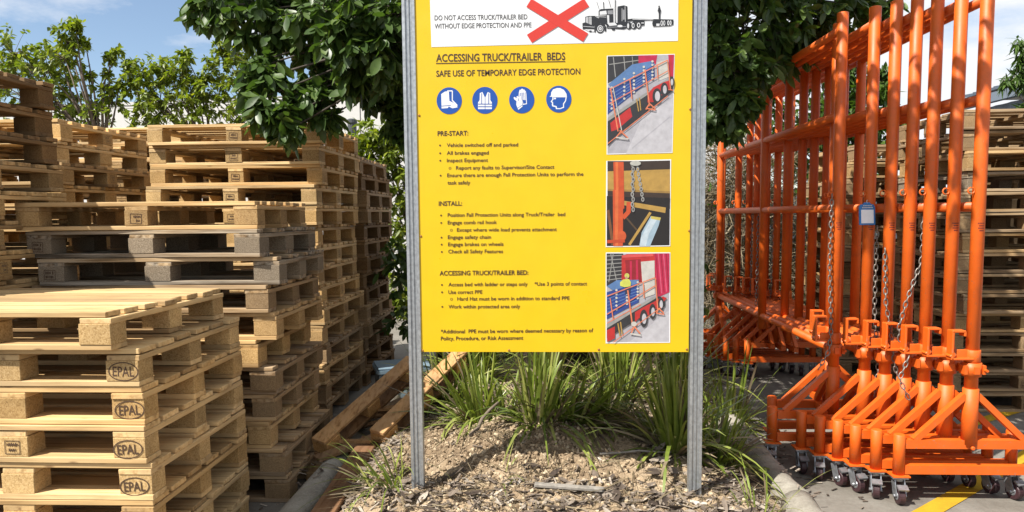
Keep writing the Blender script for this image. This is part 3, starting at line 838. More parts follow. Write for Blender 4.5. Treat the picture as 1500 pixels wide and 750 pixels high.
    it = [(K, [(607, 155), (640, 146), (690, 146), (800, 152), (806, 232), (760, 206), (700, 225), (690, 245), (607, 240)]),
          (G, [(612, 160), (636, 152), (636, 236), (612, 236)]), (Wt, seg(618, 160, 618, 236, 4)), (Wt, seg(628, 158, 628, 236, 4)), (Wt, [(640, 156), (664, 153), (664, 236), (640, 238)]), (K, seg(646, 158, 646, 236, 4)), (K, seg(655, 158, 655, 236, 4)),
          (Wt, seg(700, 152, 800, 158, 4)), (Wt, seg(712, 160, 735, 164, 5)),
          (K, [(730, 100), (750, 84), (870, 78), (880, 215), (806, 215), (800, 150), (730, 148)]), (Wt, [(740, 106), (800, 98), (806, 132), (740, 136)]), (G, [(812, 98), (860, 95), (862, 130), (814, 132)]), (Wt, [(806, 140), (826, 140), (828, 210), (812, 212)]),
          (Wt, seg(735, 142, 800, 140, 5)),
          (Wt, [(864, 66), (900, 62), (902, 212), (868, 214)]), (K, seg(883, 0, 883, 220, 11)), (Wt, seg(881, 0, 881, 200, 3)), (K, seg(712, 16, 736, 88, 3)), (K, seg(775, 20, 778, 80, 7)), (K, seg(822, 0, 842, 70, 4)),
          (K, [(905, 60), (960, 50), (993, 58), (996, 205), (905, 210)]), (Wt, seg(944, 78, 944, 195, 3)), (Wt, seg(972, 60, 974, 200, 4)), (G, [(950, 90), (968, 90), (968, 180), (950, 182)]),
          (K, [(582, 214), (608, 205), (690, 240), (690, 268), (584, 268)]), (Wt, seg(590, 242, 690, 250, 4)), (Wt, [(600, 268), (690, 272), (690, 292), (640, 290)]), (K, ell(656, 288, 12, 8)),
          (K, [(690, 268), (700, 220), (740, 198), (780, 210), (800, 250), (800, 290), (786, 290), (780, 240), (745, 215), (708, 250), (702, 300), (692, 296)]),
          (K, ell(744, 264, 38, 42)), (Wt, ell(745, 264, 27, 31)), (K, ell(746, 264, 20, 24)), (Wt, ell(746, 264, 13, 16)), (G, ell(746, 264, 5, 6)),
          (K, [(800, 215), (1000, 205), (1005, 250), (960, 270), (850, 262), (805, 262)]), (Wt, [(808, 212), (880, 208), (900, 232), (830, 240)]), (G, seg(810, 252, 990, 244, 6)), (Wt, ell(925, 240, 24, 11)), (K, [(850, 262), (880, 262), (878, 280), (852, 278)]),
          (K, ell(1008, 238, 26, 34)), (Wt, ell(1000, 238, 9, 24)), (K, ell(1052, 236, 28, 34)), (Wt, ell(1045, 236, 13, 24)), (K, ell(1046, 236, 7, 15)), (K, ell(1097, 232, 26, 33)), (Wt, ell(1096, 232, 15, 23)), (K, ell(1096, 232, 8, 15)),
          (K, [(990, 178), (1040, 172), (1415, 180), (1414, 194), (1200, 186), (1040, 190), (1000, 200)]), (Wt, seg(1040, 178, 1230, 180, 5)), (K, [(1040, 188), (1150, 190), (1148, 232), (1120, 236), (1110, 206), (1050, 206)]), (Wt, seg(1120, 212, 1145, 212, 8)),
          (K, [(1228, 188), (1414, 186), (1412, 226), (1380, 238), (1226, 244), (1220, 214)]), (Wt, [(1258, 218), (1290, 218), (1284, 240), (1258, 240)]), (Wt, ell(1307, 214, 11, 25)), (K, ell(1307, 214, 5, 16)), (Wt, ell(1330, 213, 9, 24)), (K, ell(1331, 213, 4, 15)), (Wt, ell(1367, 212, 9, 23)), (K, ell(1368, 212, 4, 14)), (Wt, ell(1388, 211, 8, 22)), (K, ell(1388, 211, 3, 13)),
          (K, ell(1283, 62, 7, 9)), (K, [(1276, 72), (1292, 72), (1300, 98), (1294, 130), (1293, 176), (1280, 176), (1280, 130), (1274, 108), (1268, 104), (1272, 94)])]
    mb = MB(); mats = []; draw(mb, mats, *z7, it, 3, .06); add(mb, 'truck_drawing', mats, hd)
    # mandatory icons
    z1 = (3.409, (600, 0)); Wh = M['white']; Bl = M['blue']
    icons = {
     'boots_symbol': (198, 503, [(Wh, [(176, 458), (196, 455), (199, 504), (232, 520), (240, 536), (214, 541), (196, 532), (190, 540), (160, 542), (158, 470)]), (Bl, seg(160, 530, 206, 527, 3.5)), (Wh, [(188, 452), (213, 451), (216, 456), (216, 500), (238, 522), (240, 530), (230, 524), (211, 503), (211, 457), (188, 457)])]),
     'vest_symbol': (376, 501, [(Wh, [(351, 465), (364, 460), (377, 490), (390, 460), (402, 465), (403, 500), (411, 512), (411, 545), (342, 545), (342, 512), (350, 500)]), (Bl, [(365, 461), (388, 461), (377, 487)]), (Bl, seg(377, 486, 377, 545, 2.6)), (Bl, seg(343, 520, 411, 520, 4)), (Bl, seg(343, 533, 411, 533, 4)), (Bl, seg(360, 466, 360, 520, 3)), (Bl, seg(395, 466, 395, 520, 3))]),
     'gloves_symbol': (560, 499, [(Wh, [(543, 500), (546, 460), (550, 448), (556, 449), (558, 444), (565, 443), (567, 448), (573, 447), (576, 453), (580, 455), (583, 470), (586, 520), (566, 524), (560, 500)]), (Bl, [(548, 500), (551, 464), (579, 462), (582, 516), (568, 519), (562, 498)]), (Wh, [(553, 498), (555, 456), (559, 456), (560, 496)]), (Wh, [(564, 498), (564, 455), (568, 455), (570, 500)]), (Wh, [(573, 500), (572, 457), (577, 457), (579, 500)]), (Wh, [(534, 505), (523, 497), (519, 488), (524, 484), (536, 492), (534, 482), (540, 480), (548, 492), (552, 480), (557, 484), (560, 498), (564, 532), (543, 549), (533, 524)]), (Bl, seg(540, 540, 562, 525, 2.5)), (Bl, seg(543, 492, 545, 505, 2.5))]),
     'hard_hat_symbol': (745, 495, [(Wh, [(698, 482), (706, 478), (707, 462), (716, 447), (735, 440), (752, 440), (770, 449), (783, 468), (785, 482), (781, 505), (771, 520), (771, 538), (752, 545), (731, 545), (729, 535), (712, 531), (710, 522), (712, 514), (704, 508), (713, 496), (713, 484)]), (Bl, [(718, 486), (779, 486), (776, 503), (766, 517), (766, 534), (752, 540), (736, 540), (734, 530), (717, 526), (716, 510), (711, 506), (719, 496)]), (Wh, seg(703, 482, 786, 482, 3)), (Wh, ell(726, 492, 5, 4.5))])}
    for nm, (cx, cy, its) in icons.items():
        mb = MB(); mats = []; draw(mb, mats, *z1, [(Bl, ell(cx, cy, 63, 67, 40))] + its, 2, .25); add(mb, nm, mats)
    # three photographs
    red = (.55, .02, .02); mag = (.55, .01, .07); org = (.80, .22, .10); blu = (.02, .06, .30); blu2 = (.10, .22, .48); gr = (.46, .45, .50); gr2 = (.56, .55, .60); dk = (.035, .035, .04); brn = (.05, .03, .022); och = (.50, .30, .06); silver = (.34, .34, .33); pal = (.62, .60, .56)
    def photo(quad, inner, items, z):
        mb = MB(); mats = []
        draw(mb, mats, *z, [(M['white'], quad)] + items, 2, .12)
        add(mb, 'photograph', mats)
    z4 = (3.26, (880, 70))
    it = [(gr, [(33, 41), (350, 33), (339, 499), (32, 506)]), (gr2, [(120, 506), (200, 330), (342, 240), (339, 499)]), (gr, seg(150, 480, 330, 330, 6)),
          (dk, [(33, 41), (190, 37), (190, 90), (33, 170)]), (silver, seg(40, 80, 180, 60, 4)), (silver, seg(60, 45, 70, 140, 4)), (silver, seg(110, 42, 116, 110, 4)), (silver, seg(150, 42, 154, 90, 3)),
          (mag, [(180, 37), (270, 35), (262, 80), (180, 74)]), (pal, [(268, 70), (320, 55), (325, 140), (272, 160)]), (mag, [(322, 34), (350, 33), (346, 140), (330, 150)]), (red, [(330, 34), (338, 34), (338, 146), (332, 148)]),
          (blu2, [(36, 175), (150, 80), (250, 62), (258, 80), (60, 200)]), (blu, [(34, 190), (60, 196), (255, 82), (258, 140), (40, 312), (33, 320)])]
    for k in range(6): it.append((blu2, seg(40, 212 + k * 18, 254, 92 + k * 9, 3)))
    for a, b, c in ((52, 190, 310), (112, 150, 262), (158, 122, 230), (205, 92, 195), (246, 66, 165)):
        for k in range(6): it.append((pal, ell(a, b + (c - b) * k / 6, 6, 6, 8)))
    it += [(dk, [(33, 345), (330, 150), (343, 160), (343, 205), (100, 400), (33, 470)]), (silver, [(33, 335), (330, 140), (332, 152), (33, 352)]), (red, [(45, 360), (140, 285), (150, 330), (80, 390), (50, 400)]), (red, [(225, 220), (250, 190), (300, 165), (330, 155), (340, 190), (250, 260), (222, 262)]),
           (dk, ell(268, 232, 22, 38)), (gr2, ell(270, 232, 12, 24)), (dk, ell(303, 200, 18, 33)), (gr2, ell(305, 200, 9, 20)), (dk, ell(338, 165, 12, 28)), (gr2, ell(339, 165, 6, 16)),
           (org, seg(40, 200, 318, 60, 5)), (org, seg(40, 268, 322, 110, 4)), (org, seg(33, 458, 320, 230, 4)), (org, seg(46, 195, 82, 400, 6)), (pal, seg(58, 190, 100, 400, 4)), (org, seg(138, 150, 148, 245, 5)), (org, seg(210, 105, 232, 280, 6)), (org, seg(268, 80, 272, 150, 4)), (org, seg(318, 58, 332, 200, 5)),
           (och, seg(170, 245, 180, 305, 5)), (och, seg(184, 240, 190, 300, 5)),
           (org, seg(100, 395, 70, 432, 6)), (org, seg(90, 395, 130, 432, 6)), (pal, seg(72, 428, 132, 436, 6)), (org, seg(232, 268, 214, 296, 6)), (org, seg(232, 268, 260, 292, 6)), (org, seg(214, 290, 260, 298, 6)), (org, seg(322, 200, 345, 204, 5))]
    photo([(29, 38), (353, 29.5), (342.5, 502), (28, 510)], None, it, z4)
    it = [(brn, [(32, 545), (331, 538), (331, 770), (32, 770)]), (och, [(32, 590), (331, 580), (331, 690), (32, 680)]), ((.36, .21, .05), seg(32, 678, 331, 690, 10)), (brn, seg(32, 560, 331, 560, 38)), ((.12, .05, .03), seg(32, 725, 331, 740, 40))]
    it2 = []
    def sh(pts): return [(x * 3.26 / 3.409, (290 + y / 3.409 - 70) * 3.26) for x, y in pts]
    it2 += [((.018, .014, .014), sh([(30, -10), (345, 0), (343, 236), (30, 240)])), ((.20, .08, .03), sh(seg(36, 60, 60, 235, 14))), (och, sh([(105, 12), (325, 48), (322, 75), (105, 34)])), ((.10, .06, .03), sh(seg(180, 160, 120, 90, 8))),
            ((.36, .50, .62), sh([(192, 240), (204, 172), (250, 90), (300, 98), (288, 140), (246, 240)])), ((.55, .66, .75), sh([(200, 200), (255, 95), (285, 98), (240, 180), (225, 240), (196, 240)])), ((.62, .5, .1), sh([(250, 90), (300, 98), (296, 112), (250, 104)])), (och, sh(seg(248, 72, 142, 234, 13)))]
    it2 += [((.62, .08, .012), [(60, 545), (109, 545), (112, 768), (64, 770)]), ((.75, .16, .03), [(70, 545), (82, 545), (86, 768), (74, 770)]), ((.62, .08, .012), sh([(60, -40), (112, -40), (110, 240), (62, 240)])), ((.74, .15, .03), sh([(72, -40), (88, -40), (86, 240), (72, 240)])),
            ((.62, .08, .012), sh(seg(110, 100, 138, 70, 22))), ((.62, .08, .012), sh(seg(138, 74, 140, 20, 22))), ((.66, .10, .02), sh(ell(105, 190, 22, 26))), ((.55, .06, .01), sh(seg(32, 218, 120, 214, 16)))]
    for k in range(10):
        y = 556 + k * 24; it2.append((silver, ell(150 + (k % 2) * 4, y, 8, 13, 10))); it2.append((brn, ell(150 + (k % 2) * 4, y, 3.5, 7, 8)))
        if k < 8: it2.append((silver, ell(172 + k * 4, y, 8, 12, 10))); it2.append((och if 0 < k < 5 else brn, ell(172 + k * 4, y, 3.5, 6, 8)))
    it2 += [((.5, .5, .46), ell(165, 552, 26, 12))]
    q2 = [(26, 540), (336, 532.5)] + sh([(347, 241), (24.5, 245.5)])
    photo(q2, None, it + it2, z4)
    z5 = (3.409, (880, 290))
    it = [(gr, [(29, 277), (343, 276), (341, 718), (30, 721)]), (gr2, [(140, 720), (240, 640), (341, 560), (341, 718)]),
          (dk, [(29, 277), (112, 277), (112, 430), (29, 440)])]
    for k in range(7): it.append((silver, seg(30, 290 + k * 20, 108, 286 + k * 19, 4)))
    it += [(silver, seg(50, 280, 80, 420, 4)), (silver, seg(62, 280, 40, 420, 4)), (red, [(104, 290), (130, 280), (272, 278), (274, 420), (104, 420)]), ((.30, .01, .02), [(122, 310), (200, 305), (204, 420), (128, 420)]), (mag, seg(150, 315, 150, 410, 10)), (mag, seg(180, 310, 182, 410, 10)),
           (mag, [(268, 277), (343, 276), (343, 470), (276, 500)])]
    for k in range(5): it.append(((.70, .10, .2) if k % 2 else (.35, .0, .04), seg(274 + k * 13, 278, 292 + k * 12, 480 - k * 4, 5)))
    it += [((.72, .08, .08), seg(106, 292, 262, 284, 14)), (pal, [(200, 318), (268, 312), (270, 480), (212, 500)]), (blu2, [(30, 440), (80, 410), (190, 408), (188, 430), (60, 460)]), (blu, [(30, 470), (190, 425), (190, 520), (30, 605)])]
    for k in range(6): it.append((blu2, seg(32, 486 + k * 17, 188, 436 + k * 14, 3)))
    for a, b, c in ((78, 460, 575), (184, 420, 515), (130, 445, 545)):
        for k in range(6): it.append((pal, ell(a, b + (c - b) * k / 6, 6, 6, 8)))
    it += [((.66, .68, .10), [(96, 420), (112, 406), (140, 404), (150, 420), (148, 440), (122, 446), (96, 438)]), ((.66, .66, .12), ell(130, 388, 12, 13)), ((.5, .3, .2), ell(128, 398, 7, 7)), ((.03, .04, .09), [(120, 444), (148, 442), (146, 480), (122, 480)]),
           (dk, [(30, 645), (290, 490), (320, 500), (320, 540), (160, 620), (30, 700)]), (silver, [(30, 630), (270, 488), (274, 500), (30, 650)]), (red, [(170, 570), (210, 545), (270, 515), (310, 490), (330, 500), (250, 580), (190, 600), (170, 620)]), (red, [(30, 660), (70, 640), (70, 700), (32, 718)]),
           (dk, ell(214, 600, 20, 44)), (gr2, ell(216, 602, 11, 26)), (dk, ell(258, 566, 17, 38)), (gr2, ell(260, 568, 9, 22)), (dk, ell(300, 530, 15, 34)), (gr2, ell(301, 530, 8, 20)),
           (org, seg(30, 490, 272, 396, 5)), (org, seg(30, 580, 274, 436, 5)), (org, seg(30, 625, 200, 530, 4)), (org, seg(62, 720, 300, 545, 4)), (org, seg(46, 500, 62, 610, 5)), (org, seg(134, 460, 158, 640, 7)), (org, seg(212, 425, 216, 500, 5)), (org, seg(272, 400, 284, 560, 6)),
           (och, seg(85, 625, 96, 690, 6)), (och, seg(98, 618, 106, 680, 6)), (org, seg(166, 640, 148, 680, 7)), (org, seg(166, 640, 196, 676, 7)), (pal, seg(146, 676, 200, 684, 7)), (org, seg(288, 550, 276, 576, 6)), (org, seg(288, 550, 314, 574, 6)), (org, seg(276, 574, 316, 580, 6)), (pal, ell(165, 628, 14, 12))]
    photo([(25, 272), (347.5, 271.5), (346, 722.5), (24.5, 726)], None, it, z5)
sign()

# ------------------------------------------------------------------ orange edge protection frames
FL = 2.80; FH = 2.62; RAILS = (.70, 1.52, 2.05, 2.53)
def cyl(mb, a, b, r, n=18): mb.tube([a, b], r, n, 0, None, True)
def make_frame():
    root = empty('edge_protection_frame')
    for y in (0, FL / 2, FL):
        mb = MB(); z0 = .30 if y != FL / 2 else .60
        mb.tube([(0, y, z0), (0, y, FH - .004), (0, y, FH)], [.031, .031, .027], 20)
        mb.build('pole', M['orange'], root)
    for z in RAILS:
        mb = MB(); cyl(mb, (0, .02, z), (0, FL - .02, z), .0245, 16); mb.build('rail', M['orange'], root)
    for y in (0, FL):
        s = 1
        mb = MB()
        mb.tube([(0, y, .315), (0, y, .60), (0, y, .602)], [.037, .037, .031], 20)
        w = .345
        mb.box((0, y, .312), (2 * w - .05, .04, .045)); mb.box((0, y, .178), (2 * w - .05, .04, .045))
        for sx in (-1, 1):
            mb.tube([(sx * w, y, .150), (sx * w, y, .356), (sx * w, y, .36)], [.0285, .0285, .024], 16)
            mb.box((sx * w, y, .147), (.085, .085, .007))
            mb.bar((sx * .03, y - .001, .565), (sx * .275, y - .001, .33), .03, .034, up=(0, 1, 0))
        # gusset towards the rail
        dy = .26 if y == 0 else -.26
        mb.bar((0, y + dy * .1, .56), (0, y + dy, .33), .03, .03); mb.box((0, y + dy / 2, .312), (.04, abs(dy), .04))
        mb.lathe((0, y - .037, .30), (0, -1, 0), [(0, .010), (.008, .010), (.01, .007)], 10)
        mb.build('foot', M['orange'], root, bevel=0)
        # clamp collar with comb hook
        mb = MB()
        mb.tube([(0, y, .665), (0, y, .735)], .044, 18)
        for a in (-.045, .045): mb.box((a, y - .008, .70), (.016, .05, .045))
        mb.box((0.0, y - .043, .70), (.026, .016, .036)); mb.lathe((.046, y - .056, .70), (0, 1, 0), [(0, .007), (.07, .007)], 8)
        mb.build('clamp', M['orange'], root)
        hk = MB(); t = .011; wd = .052; yy = y - .012
        hk.box((-.066, yy, .757), (.11, wd, t)); hk.box((-.116, yy, .826), (t, wd, .145)); hk.box((-.088, yy, .897), (.066, wd, t)); hk.box((-.058, yy, .885), (t, wd, .025))
        hk.box((-.112, yy, .775), (.02, wd * .9, .03), Matrix.Rotation(R(45), 3, 'Y'))
        hk.box((-.05, yy, .777), (.07, .008, .05)); hk.tube([(0, y, .738), (0, y, .80)], .038, 16)
        hk.build('comb_hook', M['orange'], root, bevel=.002)
        for sx in (-1, 1):
            x = sx * w; rot = random.uniform(-.5, .5) + (.35 if sx < 0 else 0)
            Mx = Matrix.Rotation(rot, 3, 'Z')
            def P(v): return Mx @ Vector(v)
            cb = MB()
            cb.box((0, 0, .137), (.075, .07, .008), Mx); cb.lathe((0, 0, .118), (0, 0, 1), [(0, .026), (.015, .026)], 14)
            for k in (-1, 1): cb.bar(P((k * .023, -.0, .12)), P((k * .023, -.028, .042)), .045, .005, up=P((1, 0, 0)))
            cb.tube([P((-.032, -.028, .045)), P((.032, -.028, .045))], .008, 8)
            cb.box(P((0, -.062, .098)), (.05, .035, .008), Mx @ Matrix.Rotation(R(25), 3, 'X'))
            c = cb.build('caster', M['hub'], root); c.location = (x, y, 0)
            wb = MB(); a = P((1, 0, 0)); ctr = P((0, -.028, .045))
            wb.tube_prof(ctr, a, [(-.016, .030), (-.016, .040), (-.012, .0445), (.012, .0445), (.016, .040), (.016, .030), (.010, .028)], 24, 0, None)
            for kk in (-1, 1): wb.tube_prof(ctr, a * kk, [(.0105, .027), (.019, .02), (.0195, .008)], 14, 1, None)
            wb.build('wheel', [M['wheel'], M['hub']], c)
    mb = MB()                                   # illegible red sticker lettering on the pole
    for k, ww in enumerate((.9, .6, .8, .5)):
        for j in range(5):
            a0 = -math.pi / 2 - .6 * ww + j * .24 * ww; r = .0314; z = 1.435 - k * .012
            mb.add([(r * math.cos(a0), r * math.sin(a0), z), (r * math.cos(a0 + .17), r * math.sin(a0 + .17), z), (r * math.cos(a0 + .17), r * math.sin(a0 + .17), z + .006), (r * math.cos(a0), r * math.sin(a0), z + .006)], [(0, 1, 2, 3)])
    mb.build('sticker', colmat((.22, .02, .01)), root)
    # eye for the chain
    for y in (0, FL):
        mb = MB(); n = 14
        mb.tube([(-.03 - .016 + .016 * math.cos(2 * math.pi * k / n), y - .012, 1.60 + .016 * math.sin(2 * math.pi * k / n)) for k in range(n + 1)], .004, 8, cap=False)
        mb.build('chain_eye', M['orange'], root)
    return root
def chain_mesh(path):
    mb = MB(); pts = [Vector(p) for p in path]
    # even samples
    L = [0]
    for a, b in zip(pts, pts[1:]): L.append(L[-1] + (b - a).length)
    def at(s):
        for i in range(len(pts) - 1):
            if s <= L[i + 1]: return pts[i].lerp(pts[i + 1], (s - L[i]) / (L[i + 1] - L[i]))
        return pts[-1]
    pitch = .031; n = int(L[-1] / pitch)
    for k in range(n):
        a = at(k * pitch); b = at((k + 1) * pitch); d = (b - a).normalized(); c = (a + b) / 2
        x = d.cross(Vector((.3, 1, .1)) if k % 2 else Vector((1, -.3, .1))).normalized()
        ring = []
        for q in range(15):
            t = 2 * math.pi * q / 14; ring.append(c + d * (.0205 * math.cos(t)) + x * (.0095 * math.sin(t)))
        mb.tube(ring, .0031, 6, cap=False)
    return mb
FR = [(1.735, 4.47), (1.665, 4.23), (1.80, 4.13), (1.868, 4.03), (1.935, 3.95), (1.992, 3.86), (2.066, 3.78), (2.145, 3.70)]
fproto = make_frame(); ftree = tree_of(fproto)
FLAB = ['orange edge protection frame rearmost and farthest left in the nested row', 'orange edge protection frame second from left, its chain hanging straight beside the pole',
        'orange edge protection frame whose near pole carries the blue tag', 'orange edge protection frame just right of the one with the blue tag',
        'orange edge protection frame in the middle, its chain swinging out to one side', 'orange edge protection frame third from right in the nested row',
        'orange edge protection frame second from right in the nested row', 'orange edge protection frame nearest the viewer and farthest right']
frames = []
for i, (x, y) in enumerate(FR):
    f = fproto if i == 0 else dup(fproto, (0, 0, 0), (0, 0, 0), ftree)
    f.location = (x, y, 0); f.rotation_euler = (0, 0, R(random.uniform(-.25, .25)))
    tag(f, FLAB[i], 'edge protection', 'nested orange edge protection frames'); frames.append(f)
    for c in f.children:
        if c.name.startswith('caster'): c.rotation_euler = (0, 0, random.uniform(-.35, .35))
CH = {0: [[(-.05, FL - .03, 1.58), (-.055, FL - .03, .8), (-.07, FL - .03, .6)], [(-.045, FL / 2, 1.5), (-.05, FL / 2, .75)]],
      1: [[(-.045, -.03, 1.60), (-.05, -.035, 1.2), (-.035, -.045, .82), (-.05, -.06, .70), (-.12, -.07, .58)]],
      2: [[(.03, -.035, 1.42), (.028, -.04, .95), (.04, -.06, .74), (.05, -.06, .60), (.03, -.06, .44)], [(-.045, FL - .03, 1.58), (-.05, FL - .03, .72)]],
      3: [[(-.035, -.03, 1.30), (-.03, -.05, 1.0), (.0, -.06, .84), (.02, -.07, .66), (.06, -.07, .52), (.05, -.06, .42)]],
      4: [[(.055, -.03, 1.47), (.05, -.04, 1.24), (-.03, -.055, 1.02), (-.062, -.05, .88), (-.05, -.05, .78)], [(-.045, FL - .03, 1.58), (-.05, FL - .03, .72)]],
      5: [[(-.10, -.04, .74), (-.15, -.05, .62), (-.09, -.05, .50)]],
      6: [[(-.045, FL - .03, 1.58), (-.05, FL - .03, .72)]]}
for i, paths in CH.items():
    for p in paths: chain_mesh(p).build('chain', M['chain'], frames[i])
def inspection_tag():
    p = Vector((FR[2][0] - .03, FR[2][1] - .045, 1.49))
    root = empty('inspection_tag', p, R(8))
    tag(root, 'blue plastic tag with blank white slip tied to an orange pole', 'tag')
    mb = MB(); w, h, t = .092, .125, .006
    out = [(-w/2, -h/2), (w/2, -h/2), (w/2, h*.28), (w*.42, h*.40), (w*.25, h*.42), (w*.15, h/2), (-w*.15, h/2), (-w*.25, h*.42), (-w*.42, h*.40), (-w/2, h*.28)]
    n = len(out); M1 = Matrix.Rotation(R(-5), 3, 'X')
    mb.add([M1 @ Vector((a, 0, b)) for a, b in out] + [M1 @ Vector((a, t, b)) for a, b in out], [tuple(range(n)), tuple(n + k for k in reversed(range(n)))] + [(k, n + k, n + (k + 1) % n, (k + 1) % n) for k in range(n)])
    mb.build('holder', M['tagblue'], root)
    mb = MB(); mb.box((0, 0, 0), (.072, .002, .075)); o = mb.build('slip', M['paper'], root); o.location = M1 @ Vector((0, -.0012, -.016)); o.rotation_euler = (R(-5), 0, 0)
    mb = MB()
    for k in range(8):
        mb.box((-.028 + k * .008, -.0006, .033), (.0055, .001, .006))
    for k in range(6): mb.box((-.022 + k * .009, -.0006, .044), (.006, .001, .005))
    o = mb.build('print', M['white'], root)
    mb = MB(); mb.tube([(0, .003, h * .46), (.0, .01, h * .56), (.02, .03, h * .62), (.03, .05, h * .60)], .002, 6); mb.build('tie', M['white'], root)
inspection_tag()
# ------------------------------------------------------------------ leaves and grass
def strips(name, base, dirs, side, L, W, bend, tint, widths, mat, parent=None, fold=0.0):
    """many strips at once: base/dirs/side (n,3), L/W/bend/tint (n,), widths profile list over length; bend pulls the tip down"""
    n = len(base); k = len(widths); ts = np.linspace(0, 1, k)
    cols = 3 if fold else 2
    V = np.zeros((n, k, cols, 3))
    nor = np.cross(side, dirs)
    for i, t in enumerate(ts):
        c = base + dirs * (L * t)[:, None] + np.array([0, 0, -1.0]) * (L * bend * t * t)[:, None]
        w = side * (W * widths[i] * .5)[:, None]
        V[:, i, 0] = c - w; V[:, i, -1] = c + w
        if fold: V[:, i, 1] = c - nor * (W * widths[i] * fold)[:, None]
    V = V.reshape(-1, 3)
    idx = np.arange(n)[:, None, None] * (k * cols) + (np.arange(k - 1) * cols)[None, :, None]
    quads = []
    for c in range(cols - 1):
        q = np.concatenate([idx + c, idx + c + 1, idx + c + 1 + cols, idx + c + cols], axis=2); quads.append(q)
    Q = np.concatenate(quads, axis=1).reshape(-1, 4)
    me = bpy.data.meshes.new(name)
    me.vertices.add(len(V)); me.vertices.foreach_set('co', V.astype(np.float32).ravel())
    me.loops.add(len(Q) * 4); me.loops.foreach_set('vertex_index', Q.astype(np.int32).ravel())
    me.polygons.add(len(Q)); me.polygons.foreach_set('loop_start', np.arange(0, len(Q) * 4, 4, dtype=np.int32))
    me.polygons.foreach_set('loop_total', np.full(len(Q), 4, dtype=np.int32)) if False else None
    me.update(calc_edges=True); me.validate()
    per = (k - 1) * (cols - 1)
    at = me.attributes.new('tint', 'FLOAT', 'FACE'); at.data.foreach_set('value', np.repeat(tint, per).astype(np.float32))
    me.polygons.foreach_set('use_smooth', np.ones(len(Q), dtype=bool))
    me.materials.append(mat)
    o = bpy.data.objects.new(name, me); link(o)
    if parent is not None: o.parent = parent
    return o
def unit(a): return a / np.maximum(1e-9, np.linalg.norm(a, axis=1))[:, None]

def tree(name, label, cat, base, clusters, leaf, widths, mat, trunk_r, limb_from, per_twig=8, twigs=9, droop=.35, group=None, tint_fn=None, fold=.12, bark='bark', seed=1, spread=.9, limb_r=.33):
    """clusters: list of (Vector centre, radius, density). Trunk from base up to limb_from, limbs to every cluster, leaves round twig ends"""
    rng = np.random.default_rng(seed); rnd = random.Random(seed)
    root = empty(name, base); tag(root, label, cat, group)
    b = Vector(base); mb = MB()
    top = Vector(limb_from)
    pts = [b + Vector((0, 0, -.05)), b.lerp(top, .35) + Vector((rnd.uniform(-.05, .05), rnd.uniform(-.05, .05), 0)), b.lerp(top, .7) + Vector((rnd.uniform(-.06, .06), 0, 0)), top]
    mb.tube([p - b for p in pts], [trunk_r * 1.25, trunk_r, trunk_r * .85, trunk_r * .7], 10, 0, None)
    P, D, Nn = [], [], []
    for (c, r, dens) in clusters:
        c = Vector(c); mid = top.lerp(c, .55) + Vector((rnd.uniform(-.15, .15), rnd.uniform(-.15, .15), rnd.uniform(0, .2))) * (c - top).length * .5
        rr = trunk_r * limb_r
        mb.tube([top - b, mid - b, c - b], [rr, rr * .6, rr * .25], 6, 0, None)
        nt = max(2, int(twigs * dens))
        for k in range(nt):
            v = Vector((rnd.gauss(0, 1), rnd.gauss(0, 1), rnd.gauss(0, .85))); v.normalize()
            e = c + v * r * (rnd.random() ** .45)
            if k % 2 == 0: mb.tube([c - b, c.lerp(e, .55) - b + Vector((0, 0, .04 * r)), e - b], [rr * .25, rr * .16, rr * .09], 4, 0, None, False)
            ax = (v * .8 + Vector((0, 0, rnd.uniform(-.5, .35)))).normalized()
            m = max(3, int(per_twig * rnd.uniform(.7, 1.3)))
            for q in range(m):
                a = q * 2.4 + rnd.random(); s = ax.orthogonal().normalized(); s2 = ax.cross(s)
                out = s * math.cos(a) + s2 * math.sin(a)
                d = (ax * rnd.uniform(.15, .75) + out * spread + Vector((0, 0, -droop * rnd.uniform(.4, 1.5)))).normalized()
                P.append(tuple(e - ax * leaf[0] * rnd.uniform(0, .7) - b)); D.append(tuple(d)); Nn.append((rnd.gauss(0, .55), rnd.gauss(0, .55), 1))
    mb.build('trunk', M[bark], root)
    P = np.array(P); D = unit(np.array(D)); N = np.array(Nn)
    side = unit(np.cross(D, N)); n = len(P)
    L = leaf[0] * rng.uniform(.42, 1.2, n); W = leaf[1] * rng.uniform(.75, 1.15, n)
    tint = np.clip(rng.beta(2.2, 2.6, n), 0, 1)
    strips('crown', P, D, side, L, W, rng.uniform(0, .35, n), tint, widths, mat, root, fold)
    return root

